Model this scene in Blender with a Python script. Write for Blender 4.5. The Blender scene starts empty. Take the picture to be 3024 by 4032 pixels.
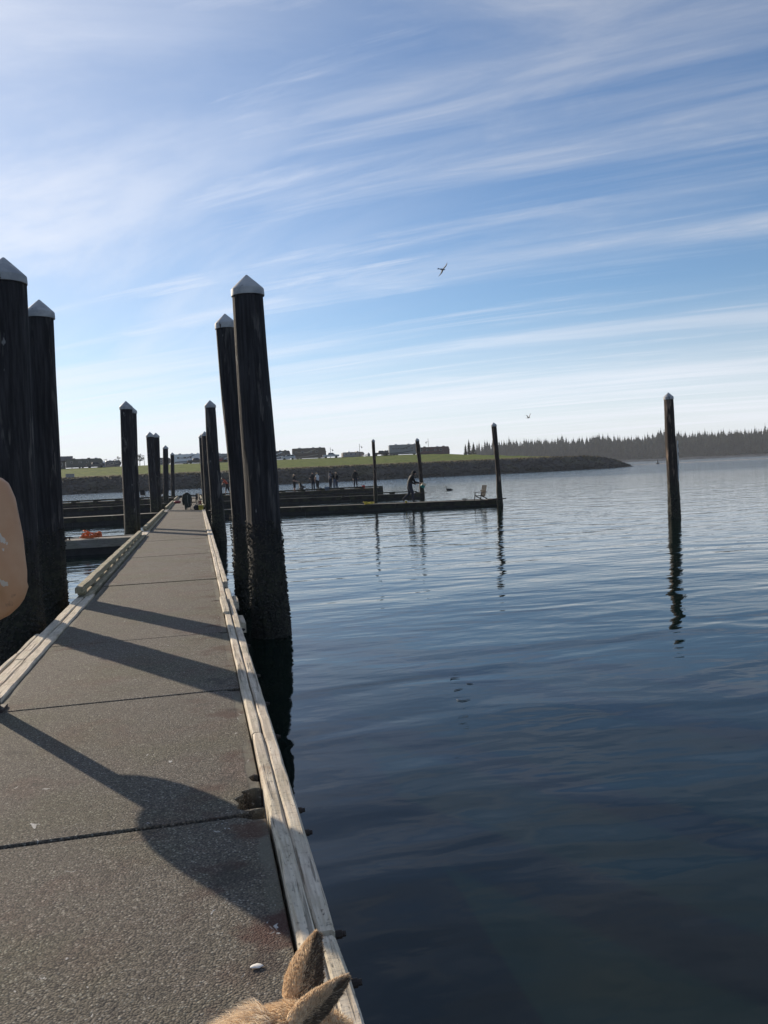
import bpy, bmesh, math, random
import numpy as np
from mathutils import Vector, Matrix, noise as mnoise

random.seed(11); np.random.seed(11)
sc = bpy.context.scene
col = sc.collection
R = math.radians

# ------------------------------------------------------------------ camera
FPX = 3260.0
FWD = Vector((0.2195, 0.9743, -0.0497)).normalized()
RGT = Vector((0.9740, -0.2218, -0.0453)); RGT = (RGT - FWD * RGT.dot(FWD)).normalized()
UPV = RGT.cross(FWD)
CAM = Vector((0, 0, 1.65))
cd = bpy.data.cameras.new('camera'); cam = bpy.data.objects.new('camera', cd); col.objects.link(cam)
cd.sensor_fit = 'VERTICAL'; cd.sensor_height = 36.0; cd.lens = 36.0 * FPX / 4032.0
cd.clip_start = 0.05; cd.clip_end = 6000
m = Matrix((RGT, UPV, -FWD)).transposed().to_4x4(); m.translation = CAM
cam.matrix_world = m
sc.camera = cam
def at(px, py, Y):
    r = FWD + RGT * ((px - 1512) / FPX) + UPV * ((2016 - py) / FPX)
    return CAM + r * (Y / r.y)

# ------------------------------------------------------------------ light
SUN_EL = R(19.0); SUN_AZ = R(-29.4)
SUNV = Vector((math.sin(SUN_AZ) * math.cos(SUN_EL), math.cos(SUN_AZ) * math.cos(SUN_EL), math.sin(SUN_EL)))
sl = bpy.data.lights.new('sun', 'SUN'); sl.energy = 4.6; sl.angle = R(0.53); sl.color = (1.0, 0.86, 0.68)
so = bpy.data.objects.new('sun', sl); col.objects.link(so)
so.rotation_euler = SUNV.to_track_quat('Z', 'Y').to_euler(); so.location = (-30, 50, 40)
sc.view_settings.view_transform = 'Standard'; sc.view_settings.look = 'None'
sc.view_settings.exposure = 0.32; sc.view_settings.gamma = 1.0; sc.view_settings.use_curve_mapping = False

def nd(nt, typ, ins=None, **props):
    n = nt.nodes.new(typ)
    for k, v in props.items(): setattr(n, k, v)
    for k, v in (ins or {}).items():
        s = n.inputs[k]
        if isinstance(v, bpy.types.NodeSocket): nt.links.new(v, s)
        else: s.default_value = v
    return n
def mth(nt, op, a, b=None, c=None, clamp=False):
    n = nt.nodes.new('ShaderNodeMath'); n.operation = op; n.use_clamp = clamp
    for i, v in enumerate((a, b, c)):
        if v is None: continue
        if isinstance(v, bpy.types.NodeSocket): nt.links.new(v, n.inputs[i])
        else: n.inputs[i].default_value = v
    return n.outputs[0]
def rng(nt, v, a, b, c=0.0, d=1.0, smooth=True):
    n = nt.nodes.new('ShaderNodeMapRange'); n.interpolation_type = 'SMOOTHSTEP' if smooth else 'LINEAR'
    nt.links.new(v, n.inputs[0])
    for i, q in zip((1, 2, 3, 4), (a, b, c, d)): n.inputs[i].default_value = q
    return n.outputs[0]
def mixc(nt, f, a, b, blend='MIX'):
    n = nt.nodes.new('ShaderNodeMix'); n.data_type = 'RGBA'; n.blend_type = blend
    for i, v in zip((0, 6, 7), (f, a, b)):
        if isinstance(v, bpy.types.NodeSocket): nt.links.new(v, n.inputs[i])
        elif i == 0: n.inputs[0].default_value = v
        else: n.inputs[i].default_value = (*v[:3], 1)
    return n.outputs[2]

w = bpy.data.worlds.new('World'); sc.world = w; w.use_nodes = True
nt = w.node_tree; nt.nodes.clear()
sky = nd(nt, 'ShaderNodeTexSky', sky_type='NISHITA', sun_disc=False, sun_elevation=SUN_EL, sun_rotation=SUN_AZ,
         altitude=0.0, air_density=1.0, dust_density=0.12, ozone_density=2.0)
tc = nd(nt, 'ShaderNodeTexCoord')
sp = nd(nt, 'ShaderNodeSeparateXYZ', {0: tc.outputs['Generated']})
zz = mth(nt, 'ADD', mth(nt, 'MAXIMUM', sp.outputs[2], 0.0), 0.10)
u0 = mth(nt, 'DIVIDE', sp.outputs[0], zz); v0 = mth(nt, 'DIVIDE', sp.outputs[1], zz)
ca, sa = math.cos(R(146)), math.sin(R(146))
uu = mth(nt, 'ADD', mth(nt, 'MULTIPLY', u0, ca), mth(nt, 'MULTIPLY', v0, sa))      # along the cirrus streaks
vv = mth(nt, 'SUBTRACT', mth(nt, 'MULTIPLY', v0, ca), mth(nt, 'MULTIPLY', u0, sa))  # across them
def cl(su, sv, off, detail, rough, dist=0.0):
    c = nd(nt, 'ShaderNodeCombineXYZ', {0: mth(nt, 'MULTIPLY', uu, su), 1: mth(nt, 'MULTIPLY', vv, sv), 2: off})
    return nd(nt, 'ShaderNodeTexNoise', {'Vector': c.outputs[0], 'Scale': 1.0, 'Detail': detail, 'Roughness': rough, 'Distortion': dist}).outputs[0]
streak = rng(nt, cl(0.19, 1.9, 3.1, 8.0, 0.62, 0.45), 0.44, 0.72)
cover = rng(nt, cl(0.16, 0.55, 9.4, 3.0, 0.5), 0.32, 0.56)
veil = rng(nt, cl(0.42, 0.70, 62.7, 8.0, 0.62, 1.3), 0.36, 0.66)
fine = rng(nt, cl(1.7, 5.5, 5.5, 6.0, 0.65, 0.9), 0.35, 0.72, 0.50, 1.0)
wisp = rng(nt, cl(0.36, 4.2, 12.9, 8.0, 0.64, 0.6), 0.47, 0.72)
wcov = rng(nt, cl(0.30, 0.9, 31.0, 3.0, 0.5), 0.40, 0.60)
f1 = mth(nt, 'MAXIMUM', mth(nt, 'MULTIPLY', mth(nt, 'MULTIPLY', streak, cover), 0.66), mth(nt, 'MULTIPLY', mth(nt, 'MULTIPLY', wisp, wcov), 0.62))
hi = mth(nt, 'MULTIPLY', rng(nt, sp.outputs[2], 0.16, 0.46), rng(nt, cl(0.45, 0.45, 44.2, 2.0, 0.5), 0.36, 0.58, 0.12, 1.0))
f2 = mth(nt, 'MULTIPLY', mth(nt, 'MULTIPLY', veil, hi), 0.82)
low = rng(nt, mth(nt, 'SUBTRACT', sp.outputs[2], mth(nt, 'MULTIPLY', mth(nt, 'SUBTRACT', mth(nt, 'MAXIMUM', wisp, streak), 0.35), 0.075)), 0.24, -0.01, 0.0, 0.90)      # the thin layer is seen edge-on towards the horizon
ff = mth(nt, 'MAXIMUM', mth(nt, 'MULTIPLY', mth(nt, 'MAXIMUM', f1, f2), fine), low)
bw = nd(nt, 'ShaderNodeRGBToBW', {0: sky.outputs[0]})
lit = mth(nt, 'ADD', mth(nt, 'MULTIPLY', bw.outputs[0], 0.80), 4.4)
# thin cirrus scatters strongly forward, so it whitens towards the sun
sdot = nd(nt, 'ShaderNodeVectorMath', {0: tc.outputs['Generated'], 1: tuple(SUNV)}, operation='DOT_PRODUCT').outputs['Value']
glow = mth(nt, 'POWER', mth(nt, 'MAXIMUM', sdot, 0.0), 7.0)
lit = mth(nt, 'MINIMUM', mth(nt, 'ADD', lit, mth(nt, 'MULTIPLY', glow, 6.0)), 8.9)
ff = mth(nt, 'MAXIMUM', ff, mth(nt, 'MULTIPLY', glow, mth(nt, 'ADD', mth(nt, 'MULTIPLY', veil, 0.65), 0.50)))
cc = nd(nt, 'ShaderNodeCombineColor', {0: mth(nt, 'MULTIPLY', lit, 0.965), 1: mth(nt, 'MULTIPLY', lit, 0.995), 2: mth(nt, 'MULTIPLY', lit, 1.08)})
skyt = mixc(nt, 1.0, sky.outputs[0], (0.82, 0.95, 1.12), 'MULTIPLY')
skyc = mixc(nt, ff, skyt, cc.outputs[0])
bg = nd(nt, 'ShaderNodeBackground', {'Color': skyc, 'Strength': 0.088})
out = nd(nt, 'ShaderNodeOutputWorld', {0: bg.outputs[0]})

# ------------------------------------------------------------------ helpers
def tag(o, label=None, cat=None, group=None, kind=None):
    if label: o['label'] = label
    if cat: o['category'] = cat
    if group: o['group'] = group
    if kind: o['kind'] = kind
    return o
def empty(name, loc=(0, 0, 0), rz=0.0, label=None, cat=None, group=None, kind=None):
    o = bpy.data.objects.new(name, None); col.objects.link(o); o.empty_display_size = 0.1
    o.location = loc; o.rotation_euler = (0, 0, rz)
    return tag(o, label, cat, group, kind)
def link(name, me, parent=None, loc=(0, 0, 0), rot=(0, 0, 0), scale=(1, 1, 1)):
    o = bpy.data.objects.new(name, me); col.objects.link(o)
    o.location = loc; o.rotation_euler = rot; o.scale = scale
    if parent: o.parent = parent
    return o
def copy_tree(o, parent=None):
    c = o.copy(); col.objects.link(c); c.parent = parent
    for ch in [x for x in o.children]: copy_tree(ch, c)
    return c

class MB:
    def __init__(s): s.v = []; s.f = []; s.mi = []; s.cur = 0
    def add(s, vs, fs):
        b = len(s.v); s.v += [tuple(p) for p in vs]
        for f in fs: s.f.append(tuple(b + i for i in f)); s.mi.append(s.cur)
        return s
    def box(s, c, d, rz=0.0, taper=1.0, M=None):
        x, y, z = d[0] / 2, d[1] / 2, d[2] / 2; vs = []
        for k in (-1, 1):
            t = taper if k > 0 else 1
            for i, j in ((-1, -1), (1, -1), (1, 1), (-1, 1)):
                px, py = i * x * t, j * y * t
                p = Vector((px * math.cos(rz) - py * math.sin(rz), px * math.sin(rz) + py * math.cos(rz), k * z))
                if M: p = M @ p
                vs.append((c[0] + p.x, c[1] + p.y, c[2] + p.z))
        return s.add(vs, [(3, 2, 1, 0), (4, 5, 6, 7), (0, 1, 5, 4), (1, 2, 6, 5), (2, 3, 7, 6), (3, 0, 4, 7)])
    def cbox(s, c, d, b=0.006):   # box with chamfered edges
        bm = bmesh.new(); bmesh.ops.create_cube(bm, size=1)
        for v in bm.verts: v.co = Vector((v.co.x * d[0], v.co.y * d[1], v.co.z * d[2]))
        bmesh.ops.bevel(bm, geom=bm.edges[:], offset=b, segments=1, affect='EDGES', profile=0.5)
        bm.verts.index_update()
        s.add([(v.co.x + c[0], v.co.y + c[1], v.co.z + c[2]) for v in bm.verts], [tuple(v.index for v in f.verts) for f in bm.faces]); bm.free()
        return s
    def tube(s, pts, rad, n=8, caps=True):
        pts = [Vector(p) for p in pts]
        if not hasattr(rad, '__len__'): rad = [rad] * len(pts)
        vs, fs = [], []; ref = None
        for i, p in enumerate(pts):
            t = (pts[min(i + 1, len(pts) - 1)] - pts[max(i - 1, 0)]).normalized()
            if ref is None: ref = t.orthogonal().normalized()
            a = ref - t * ref.dot(t)
            a = a.normalized() if a.length > 1e-6 else t.orthogonal().normalized()
            ref = a; b = t.cross(a)
            for k in range(n):
                q = 2 * math.pi * k / n; vs.append(p + (a * math.cos(q) + b * math.sin(q)) * rad[i])
        for i in range(len(pts) - 1):
            for k in range(n):
                fs.append((i * n + k, i * n + (k + 1) % n, (i + 1) * n + (k + 1) % n, (i + 1) * n + k))
        if caps:
            fs.append(tuple(range(n))[::-1]); fs.append(tuple(range((len(pts) - 1) * n, len(pts) * n)))
        return s.add(vs, fs)
    def lathe(s, prof, n=24, c=(0, 0, 0), M=None):
        vs, fs = [], []
        for r, z in prof:
            for k in range(n):
                q = 2 * math.pi * k / n; p = Vector((r * math.cos(q), r * math.sin(q), z))
                if M: p = M @ p
                vs.append((p.x + c[0], p.y + c[1], p.z + c[2]))
        for i in range(len(prof) - 1):
            for k in range(n): fs.append((i * n + k, i * n + (k + 1) % n, (i + 1) * n + (k + 1) % n, (i + 1) * n + k))
        fs.append(tuple(range(n))[::-1]); fs.append(tuple(range((len(prof) - 1) * n, len(prof) * n)))
        return s.add(vs, fs)
    def prism(s, poly, a0, a1, axis='z'):   # polygon extruded along an axis
        n = len(poly); mp = {'z': lambda p, a: (p[0], p[1], a), 'y': lambda p, a: (p[0], a, p[1]), 'x': lambda p, a: (a, p[0], p[1])}[axis]
        vs = [mp(p, a0) for p in poly] + [mp(p, a1) for p in poly]
        fs = [tuple(range(n))[::-1], tuple(range(n, 2 * n))] + [(i, (i + 1) % n, n + (i + 1) % n, n + i) for i in range(n)]
        return s.add(vs, fs)
    def ball(s, c, r, nu=10, nv=7, M=None):
        vs, fs = [], []
        for j in range(nv + 1):
            th = math.pi * j / nv
            for i in range(nu):
                ph = 2 * math.pi * i / nu
                p = Vector((r[0] * math.sin(th) * math.cos(ph), r[1] * math.sin(th) * math.sin(ph), r[2] * math.cos(th)))
                if M: p = M @ p
                vs.append((c[0] + p.x, c[1] + p.y, c[2] + p.z))
        for j in range(nv):
            for i in range(nu): fs.append((j * nu + i, (j + 1) * nu + i, (j + 1) * nu + (i + 1) % nu, j * nu + (i + 1) % nu))
        return s.add(vs, fs)
    def mesh(s, name, mats, smooth=False):
        me = bpy.data.meshes.new(name); me.from_pydata(s.v, [], s.f)
        for mt in (mats if isinstance(mats, (list, tuple)) else [mats]): me.materials.append(mt)
        me.polygons.foreach_set('material_index', s.mi)
        if smooth: me.polygons.foreach_set('use_smooth', [True] * len(me.polygons))
        bm = bmesh.new(); bm.from_mesh(me); bmesh.ops.recalc_face_normals(bm, faces=bm.faces); bm.to_mesh(me); bm.free()
        me.update(); return me
    def build(s, name, mats, parent=None, smooth=False, loc=(0, 0, 0), rot=(0, 0, 0)):
        return link(name, s.mesh(name, mats, smooth), parent, loc, rot)
def nz(x, y, z): return mnoise.noise(Vector((x, y, z)))

# ------------------------------------------------------------------ materials
def newmat(name):
    mt = bpy.data.materials.new(name); mt.use_nodes = True; t = mt.node_tree; t.nodes.clear()
    b = nd(t, 'ShaderNodeBsdfPrincipled'); o = nd(t, 'ShaderNodeOutputMaterial', {0: b.outputs[0]})
    return mt, t, b
def setc(t, b, key, v):
    if isinstance(v, bpy.types.NodeSocket): t.links.new(v, b.inputs[key])
    else: b.inputs[key].default_value = (*v[:3], 1) if key == 'Base Color' else v
def tex(t, kind, vec, scale, detail=4.0, rough=0.55, dist=0.0):
    if kind == 'N': return nd(t, 'ShaderNodeTexNoise', {'Vector': vec, 'Scale': scale, 'Detail': detail, 'Roughness': rough, 'Distortion': dist}).outputs[0]
    return nd(t, 'ShaderNodeTexVoronoi', {'Vector': vec, 'Scale': scale}, feature=kind)
def mapv(t, vec, sc_=(1, 1, 1), loc=(0, 0, 0)):
    return nd(t, 'ShaderNodeMapping', {'Vector': vec, 'Scale': sc_, 'Location': loc}).outputs[0]
def bump(t, b, h, dist, strength=1.0):
    n = nd(t, 'ShaderNodeBump', {'Height': h, 'Distance': dist, 'Strength': strength}); t.links.new(n.outputs[0], b.inputs['Normal'])
def objv(t, rnd=True):
    v = nd(t, 'ShaderNodeTexCoord').outputs['Object']
    if rnd:
        r = nd(t, 'ShaderNodeObjectInfo').outputs['Random']
        v = nd(t, 'ShaderNodeVectorMath', {0: v, 1: nd(t, 'ShaderNodeCombineXYZ', {0: mth(t, 'MULTIPLY', r, 37.0), 1: mth(t, 'MULTIPLY', r, 91.0), 2: mth(t, 'MULTIPLY', r, 13.0)}).outputs[0]}, operation='ADD').outputs[0]
    return v
def plain(name, c, rough=0.6, var=0.25, scale=8.0, metal=0.0, bmp=0.0, bscale=60.0):
    mt, t, b = newmat(name); v = objv(t)
    n = tex(t, 'N', v, scale, 5.0)
    lo = tuple(x * (1 - var) for x in c); hi_ = tuple(min(1, x * (1 + var)) for x in c)
    setc(t, b, 'Base Color', mixc(t, rng(t, n, 0.3, 0.7), lo, hi_)); b.inputs['Roughness'].default_value = rough; b.inputs['Metallic'].default_value = metal
    if bmp: bump(t, b, tex(t, 'N', v, bscale, 4.0), bmp)
    return mt

def pile_material(name, dark, pale, pale_amt):
    mt, t, b = newmat(name); v = objv(t)
    g = mapv(t, v, (1, 1, 0.06)); grain = tex(t, 'N', g, 26.0, 6.0, 0.65); big = tex(t, 'N', mapv(t, v, (1, 1, 0.22)), 3.2, 4.0)
    c = mixc(t, rng(t, grain, 0.35, 0.7), tuple(x * 0.55 for x in dark), tuple(x * 1.5 for x in dark))
    fl = tex(t, 'N', mapv(t, v, (1, 1, 0.13)), 9.0, 5.0, 0.6)
    pm = mth(t, 'MULTIPLY', rng(t, fl, 0.54, 0.62), rng(t, big, 0.44, 0.60))
    c = mixc(t, mth(t, 'MULTIPLY', pm, pale_amt), c, pale)
    # tide band: algae and wet wood below about a metre over the water
    zc = nd(t, 'ShaderNodeSeparateXYZ', {0: nd(t, 'ShaderNodeNewGeometry').outputs['Position']}).outputs[2]
    wet = rng(t, mth(t, 'ADD', zc, mth(t, 'MULTIPLY', tex(t, 'N', v, 4.0, 4.0), 0.9)), 1.55, 0.75)
    alg = mixc(t, rng(t, tex(t, 'N', v, 14.0, 4.0), 0.4, 0.65), (0.012, 0.013, 0.010), (0.034, 0.036, 0.022))
    c = mixc(t, wet, c, alg)
    dp = rng(t, tex(t, 'N', mapv(t, v, (1, 1, .28), (7, 2, 5)), 7.5, 3.0, .5), .70, .73); c = mixc(t, mth(t, 'MULTIPLY', mth(t, 'MULTIPLY', dp, mth(t, 'SUBTRACT', 1.0, wet)), .55), c, (.34, .34, .33))
    setc(t, b, 'Base Color', c); setc(t, b, 'Roughness', rng(t, wet, 0, 1, 0.85, 0.6)); b.inputs['Specular IOR Level'].default_value = 0.25
    bump(t, b, mth(t, 'ADD', grain, mth(t, 'MULTIPLY', fl, 0.8)), 0.018)
    return mt
M = {}
M['pile'] = pile_material('creosote_timber', (0.029, 0.028, 0.030), (0.17, 0.155, 0.14), 0.55)
M['pile_b'] = pile_material('weathered_timber', (0.038, 0.029, 0.025), (0.26, 0.19, 0.14), 0.85)
def cap_material():
    mt, t, b = newmat('fibreglass_cap'); v = objv(t)
    n = tex(t, 'N', v, 5.0, 5.0); s = tex(t, 'N', mapv(t, v, (1, 1, 0.35)), 11.0, 4.0)
    c = mixc(t, rng(t, n, 0.35, 0.65), (0.26, 0.27, 0.28), (0.42, 0.42, 0.41))
    c = mixc(t, rng(t, s, 0.63, 0.68), c, (0.055, 0.042, 0.035))
    setc(t, b, 'Base Color', c); b.inputs['Roughness'].default_value = 0.55; bump(t, b, n, 0.004)
    return mt
M['cap'] = cap_material()
def deck_material():
    mt, t, b = newmat('exposed_aggregate'); p = nd(t, 'ShaderNodeNewGeometry').outputs['Position']
    sx = nd(t, 'ShaderNodeSeparateXYZ', {0: p})
    vo = tex(t, 'F1', p, 118.0); vo2 = tex(t, 'F1', p, 250.0)
    peb = nd(t, 'ShaderNodeSeparateColor', {0: vo.outputs['Color']})
    base = mixc(t, peb.outputs[0], (0.100, 0.086, 0.068), (0.205, 0.177, 0.141))
    base = mixc(t, rng(t, peb.outputs[1], 0.86, 0.93), base, (0.33, 0.30, 0.25))
    base = mixc(t, rng(t, peb.outputs[2], 0.78, 0.9), base, (0.065, 0.058, 0.052))
    gap = rng(t, vo.outputs['Distance'], 0.35, 0.75)
    base = mixc(t, mth(t, 'MULTIPLY', gap, 0.55), base, (0.05, 0.046, 0.04))
    big = tex(t, 'N', p, 0.9, 5.0, 0.6)
    base = mixc(t, mth(t, 'MULTIPLY', rng(t, big, 0.42, 0.64), 0.75), base, mixc(t, 1.0, base, (0.90, 0.94, 0.80), 'MULTIPLY'))
    rd = tex(t, 'N', p, 1.7, 4.0, 0.6, 0.5)
    base = mixc(t, mth(t, 'MULTIPLY', rng(t, rd, 0.50, 0.70), 0.65), base, mixc(t, 1.0, base, (1.0, 0.80, 0.80), 'MULTIPLY'))
    # troweled border beside the kerb boards, without exposed stones
    bx = mth(t, 'ADD', sx.outputs[0], mth(t, 'MULTIPLY', tex(t, 'N', p, 6.0, 4.0), 0.06))
    bord = mth(t, 'MULTIPLY', mth(t, 'MAXIMUM', rng(t, bx, 0.205, 0.225), rng(t, bx, -1.46, -1.49)), rng(t, tex(t, 'N', p, 0.8, 3.0), 0.42, 0.56))
    cem = mixc(t, tex(t, 'N', p, 30.0, 5.0), (0.105, 0.10, 0.078), (0.20, 0.19, 0.148))
    base = mixc(t, mth(t, 'MULTIPLY', bord, 0.8), base, cem)
    # rust and old bait stains near the water side
    st = tex(t, 'N', mapv(t, p, (1.0, 1.25, 1.0), (4.3, 1.1, 0)), 2.3, 5.0, 0.62)
    stm = mth(t, 'MULTIPLY', rng(t, st, 0.53, 0.66), rng(t, sx.outputs[0], -0.30, 0.12))
    base = mixc(t, mth(t, 'MULTIPLY', stm, 0.75), base, (0.072, 0.036, 0.028))
    dk = tex(t, 'N', mapv(t, p, (1, 1, 1), (11, 3, 0)), 3.1, 5.0, 0.65)
    base = mixc(t, mth(t, 'MULTIPLY', rng(t, dk, 0.58, 0.70), 0.55), base, (0.045, 0.04, 0.036))
    wob = mth(t, 'MULTIPLY', mth(t, 'SUBTRACT', tex(t, 'N', p, 9.0, 5.0, .65), .5), .30)
    for cx, cy, rr, cl_, am in ((.20, 2.98, .17, (.070, .026, .020), .8), (.12, 2.78, .10, (.045, .030, .026), .6), (.16, 3.88, .13, (.085, .035, .020), .65), (.05, 3.45, .12, (.040, .034, .030), .6), (.17, 8.15, .16, (.075, .036, .022), .6), (-1.36, 8.8, .13, (.060, .025, .020), .6), (.15, 25.0, .5, (.085, .045, .028), .5)):
        d_ = nd(t, 'ShaderNodeVectorMath', {0: p, 1: (cx, cy, 0)}, operation='DISTANCE').outputs['Value']
        base = mixc(t, mth(t, 'MULTIPLY', rng(t, mth(t, 'ADD', d_, wob), rr, rr * .35), am), base, cl_)
    # bird lime
    bl = tex(t, 'N', mapv(t, p, (1.0, 0.8, 1), (2, 9, 0)), 17.0, 3.0, 0.5, 1.2)
    base = mixc(t, mth(t, 'MULTIPLY', rng(t, bl, 0.715, 0.75), 0.75), base, (0.62, 0.60, 0.56))
    setc(t, b, 'Base Color', base); b.inputs['Roughness'].default_value = 0.9; b.inputs['Specular IOR Level'].default_value = 0.3
    hgt = mth(t, 'SUBTRACT', 1.0, mth(t, 'POWER', vo.outputs['Distance'], 1.5))
    hgt = mth(t, 'ADD', hgt, mth(t, 'MULTIPLY', mth(t, 'SUBTRACT', 1.0, vo2.outputs['Distance']), 0.35))
    hgt = mth(t, 'MULTIPLY', hgt, rng(t, bord, 0, 1, 1.0, 0.25))
    hgt = mth(t, 'ADD', hgt, mth(t, 'MULTIPLY', big, 1.2))
    bump(t, b, hgt, 0.0038)
    return mt
M['deck'] = deck_material()
def wood_material(name, lo, hi_, crack=0.5, green=0.0, rust=0.0):
    mt, t, b = newmat(name); v = objv(t)
    gr = tex(t, 'N', mapv(t, v, (1, 0.05, 1)), 60.0, 6.0, 0.65); bg_ = tex(t, 'N', mapv(t, v, (1, 0.25, 1)), 6.0, 5.0, 0.6)
    c = mixc(t, rng(t, gr, 0.3, 0.7), lo, hi_)
    c = mixc(t, mth(t, 'MULTIPLY', rng(t, bg_, 0.45, 0.72), 0.40), c, tuple(x * 0.55 for x in lo))
    if green: c = mixc(t, mth(t, 'MULTIPLY', rng(t, tex(t, 'N', v, 2.3, 4.0), 0.42, 0.62), green), c, (0.15, 0.17, 0.075))
    if rust: c = mixc(t, mth(t, 'MULTIPLY', rng(t, tex(t, 'N', v, 3.6, 4.0), 0.60, 0.72), rust), c, (0.30, 0.12, 0.05))
    ck = rng(t, tex(t, 'N', mapv(t, v, (1, 0.035, 1)), 38.0, 3.0, 0.5), 0.62, 0.68)
    sp_ = rng(t, tex(t, 'N', mapv(t, v, (1, .5, 1)), 70.0, 4.0, .7), 0.60, 0.72)
    saw = tex(t, 'N', mapv(t, v, (.2, 1, 1)), 55.0, 2.0)
    big2 = tex(t, 'N', v, 7.0, 5.0, .7); c = mixc(t, mth(t, 'MULTIPLY', rng(t, big2, .52, .68), .32), c, tuple(x * .5 for x in lo))
    c = mixc(t, mth(t, 'MULTIPLY', mth(t, 'MAXIMUM', ck, sp_), crack), c, (0.05, 0.042, 0.034))
    setc(t, b, 'Base Color', c); b.inputs['Roughness'].default_value = 0.85; b.inputs['Specular IOR Level'].default_value = 0.25
    bump(t, b, mth(t, 'ADD', mth(t, 'SUBTRACT', gr, mth(t, 'MULTIPLY', mth(t, 'MAXIMUM', ck, sp_), 1.5)), mth(t, 'MULTIPLY', saw, .7)), 0.0045)
    return mt
M['kerb'] = wood_material('sun_bleached_board', (0.52, 0.43, 0.325), (0.78, 0.69, 0.55), 0.55, 0.20, 0.28)
M['rail'] = wood_material('treated_rail_timber', (0.26, 0.22, 0.145), (0.48, 0.41, 0.285), 0.5, 0.40)
M['wale'] = wood_material('tarred_wale', (0.020, 0.019, 0.017), (0.042, 0.038, 0.032), 0.3, 0.15)
M['finger'] = wood_material('grey_finger_boards', (0.17, 0.155, 0.135), (0.30, 0.28, 0.245), 0.4, 0.2)
M['float'] = plain('black_float', (0.014, 0.014, 0.015), 0.7, 0.4, 5.0)
M['steel'] = plain('rusty_steel', (0.035, 0.024, 0.019), 0.65, 0.4, 30.0, 0.2, 0.002)
M['barn'] = plain('barnacle_crust', (0.030, 0.029, 0.023), 0.9, 0.6, 40.0)

def water_material():
    mt, t, b = newmat('harbour_water'); p = nd(t, 'ShaderNodeNewGeometry').outputs['Position']
    sxy = nd(t, 'ShaderNodeSeparateXYZ', {0: p})
    q = nd(t, 'ShaderNodeMapping', {'Vector': p, 'Rotation': (0, 0, R(14)), 'Scale': (0.44, 1.0, 1.0)}).outputs[0]
    q2 = nd(t, 'ShaderNodeMapping', {'Vector': p, 'Rotation': (0, 0, R(-9)), 'Scale': (0.46, 1.0, 1.0)}).outputs[0]
    h1 = tex(t, 'N', q, 0.95, 2.0, 0.42, 0.3); h2 = tex(t, 'N', q2, 3.9, 2.5, 0.5, 0.3); h3 = tex(t, 'N', p, 7.0, 3.0, 0.55)
    patch = rng(t, tex(t, 'N', mapv(t, p, (0.5, 1, 1)), 0.035, 3.0, 0.5), 0.42, 0.60)
    far = rng(t, sxy.outputs[1], 75.0, 150.0)
    breeze = mth(t, 'MAXIMUM', mth(t, 'MULTIPLY', patch, mth(t, 'MULTIPLY', rng(t, sxy.outputs[1], 10.0, 40.0), 0.16)), mth(t, 'MULTIPLY', far, rng(t, patch, 0, 1, 0.65, 1.0)))
    near = rng(t, sxy.outputs[1], 3.0, 20.0, 0.80, 1.0); near2 = rng(t, sxy.outputs[1], 4.0, 26.0, 0.22, 1.0)
    h = mth(t, 'ADD', mth(t, 'MULTIPLY', mth(t, 'MULTIPLY', h1, 0.050), near), mth(t, 'MULTIPLY', mth(t, 'MULTIPLY', h2, 0.0130), near2))
    h = mth(t, 'ADD', h, mth(t, 'MULTIPLY', mth(t, 'MULTIPLY', h3, breeze), rng(t, sxy.outputs[1], 55.0, 120.0, 0.010, 0.055)))
    setc(t, b, 'Base Color', (0.0016, 0.0085, 0.0062)); b.inputs['Roughness'].default_value = 0.03; b.inputs['IOR'].default_value = 1.333
    bump(t, b, h, 1.0)
    return mt
M['water'] = water_material()

# ------------------------------------------------------------------ setting: water, land, far shore
WZ = -0.55
wm = MB(); wm.add([(-1350, -1350, WZ), (1350, -1350, WZ), (1350, 1350, WZ), (-1350, 1350, WZ)], [(0, 1, 2, 3)])
tag(wm.build('water', M['water']), 'calm dark blue harbour water with gentle ripples', kind='structure')
bedm = plain('harbour_mud', (0.05, 0.045, 0.035), 0.95)
wb = MB(); wb.add([(-1350, -1350, -3.2), (1350, -1350, -3.2), (1350, 1350, -3.2), (-1350, 1350, -3.2)], [(0, 1, 2, 3)])
tag(wb.build('harbour_bed', bedm), 'muddy harbour bottom under the water', kind='structure')

def interp(x, pts):
    if x <= pts[0][0]: return pts[0][1]
    for (a, fa), (b_, fb) in zip(pts, pts[1:]):
        if x <= b_: return fa + (fb - fa) * (x - a) / (b_ - a)
    return pts[-1][1]
SHORE = [(-320, 212), (-30, 209), (20, 208), (70, 209), (96, 212), (112, 217), (124, 225), (131, 233), (136, 240)]
def shoreY(x): return interp(x, SHORE)
def landT(x): return interp(x, [(70, 240), (95, 150), (108, 60), (120, 32), (128, 17), (133, 5), (136, 0)])
def land_z(x, t):
    T = landT(x)
    fr = interp(t, [(-4, -2.6), (0, -0.6), (8.5, 3.1), (13, 3.3), (40, 5.0), (62, 6.4), (80, 7.0), (300, 7.1)])
    bk = interp(T - t, [(-4, -2.6), (0, -0.6), (8.5, 3.2), (14, 3.6), (400, 4.0)]) if x > 60 else 99
    cap_ = interp(x, [(78, 7.2), (88, 6.2), (100, 4.3), (112, 3.2), (120, 2.7), (128, 1.2), (136, -.6)])
    z = min(fr, cap_)
    if x > 70: z = min(z, interp(T - t, [(-4, -2.6), (0, -0.6), (8.5, 3.2), (14, 7.2)]))
    return z
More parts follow.
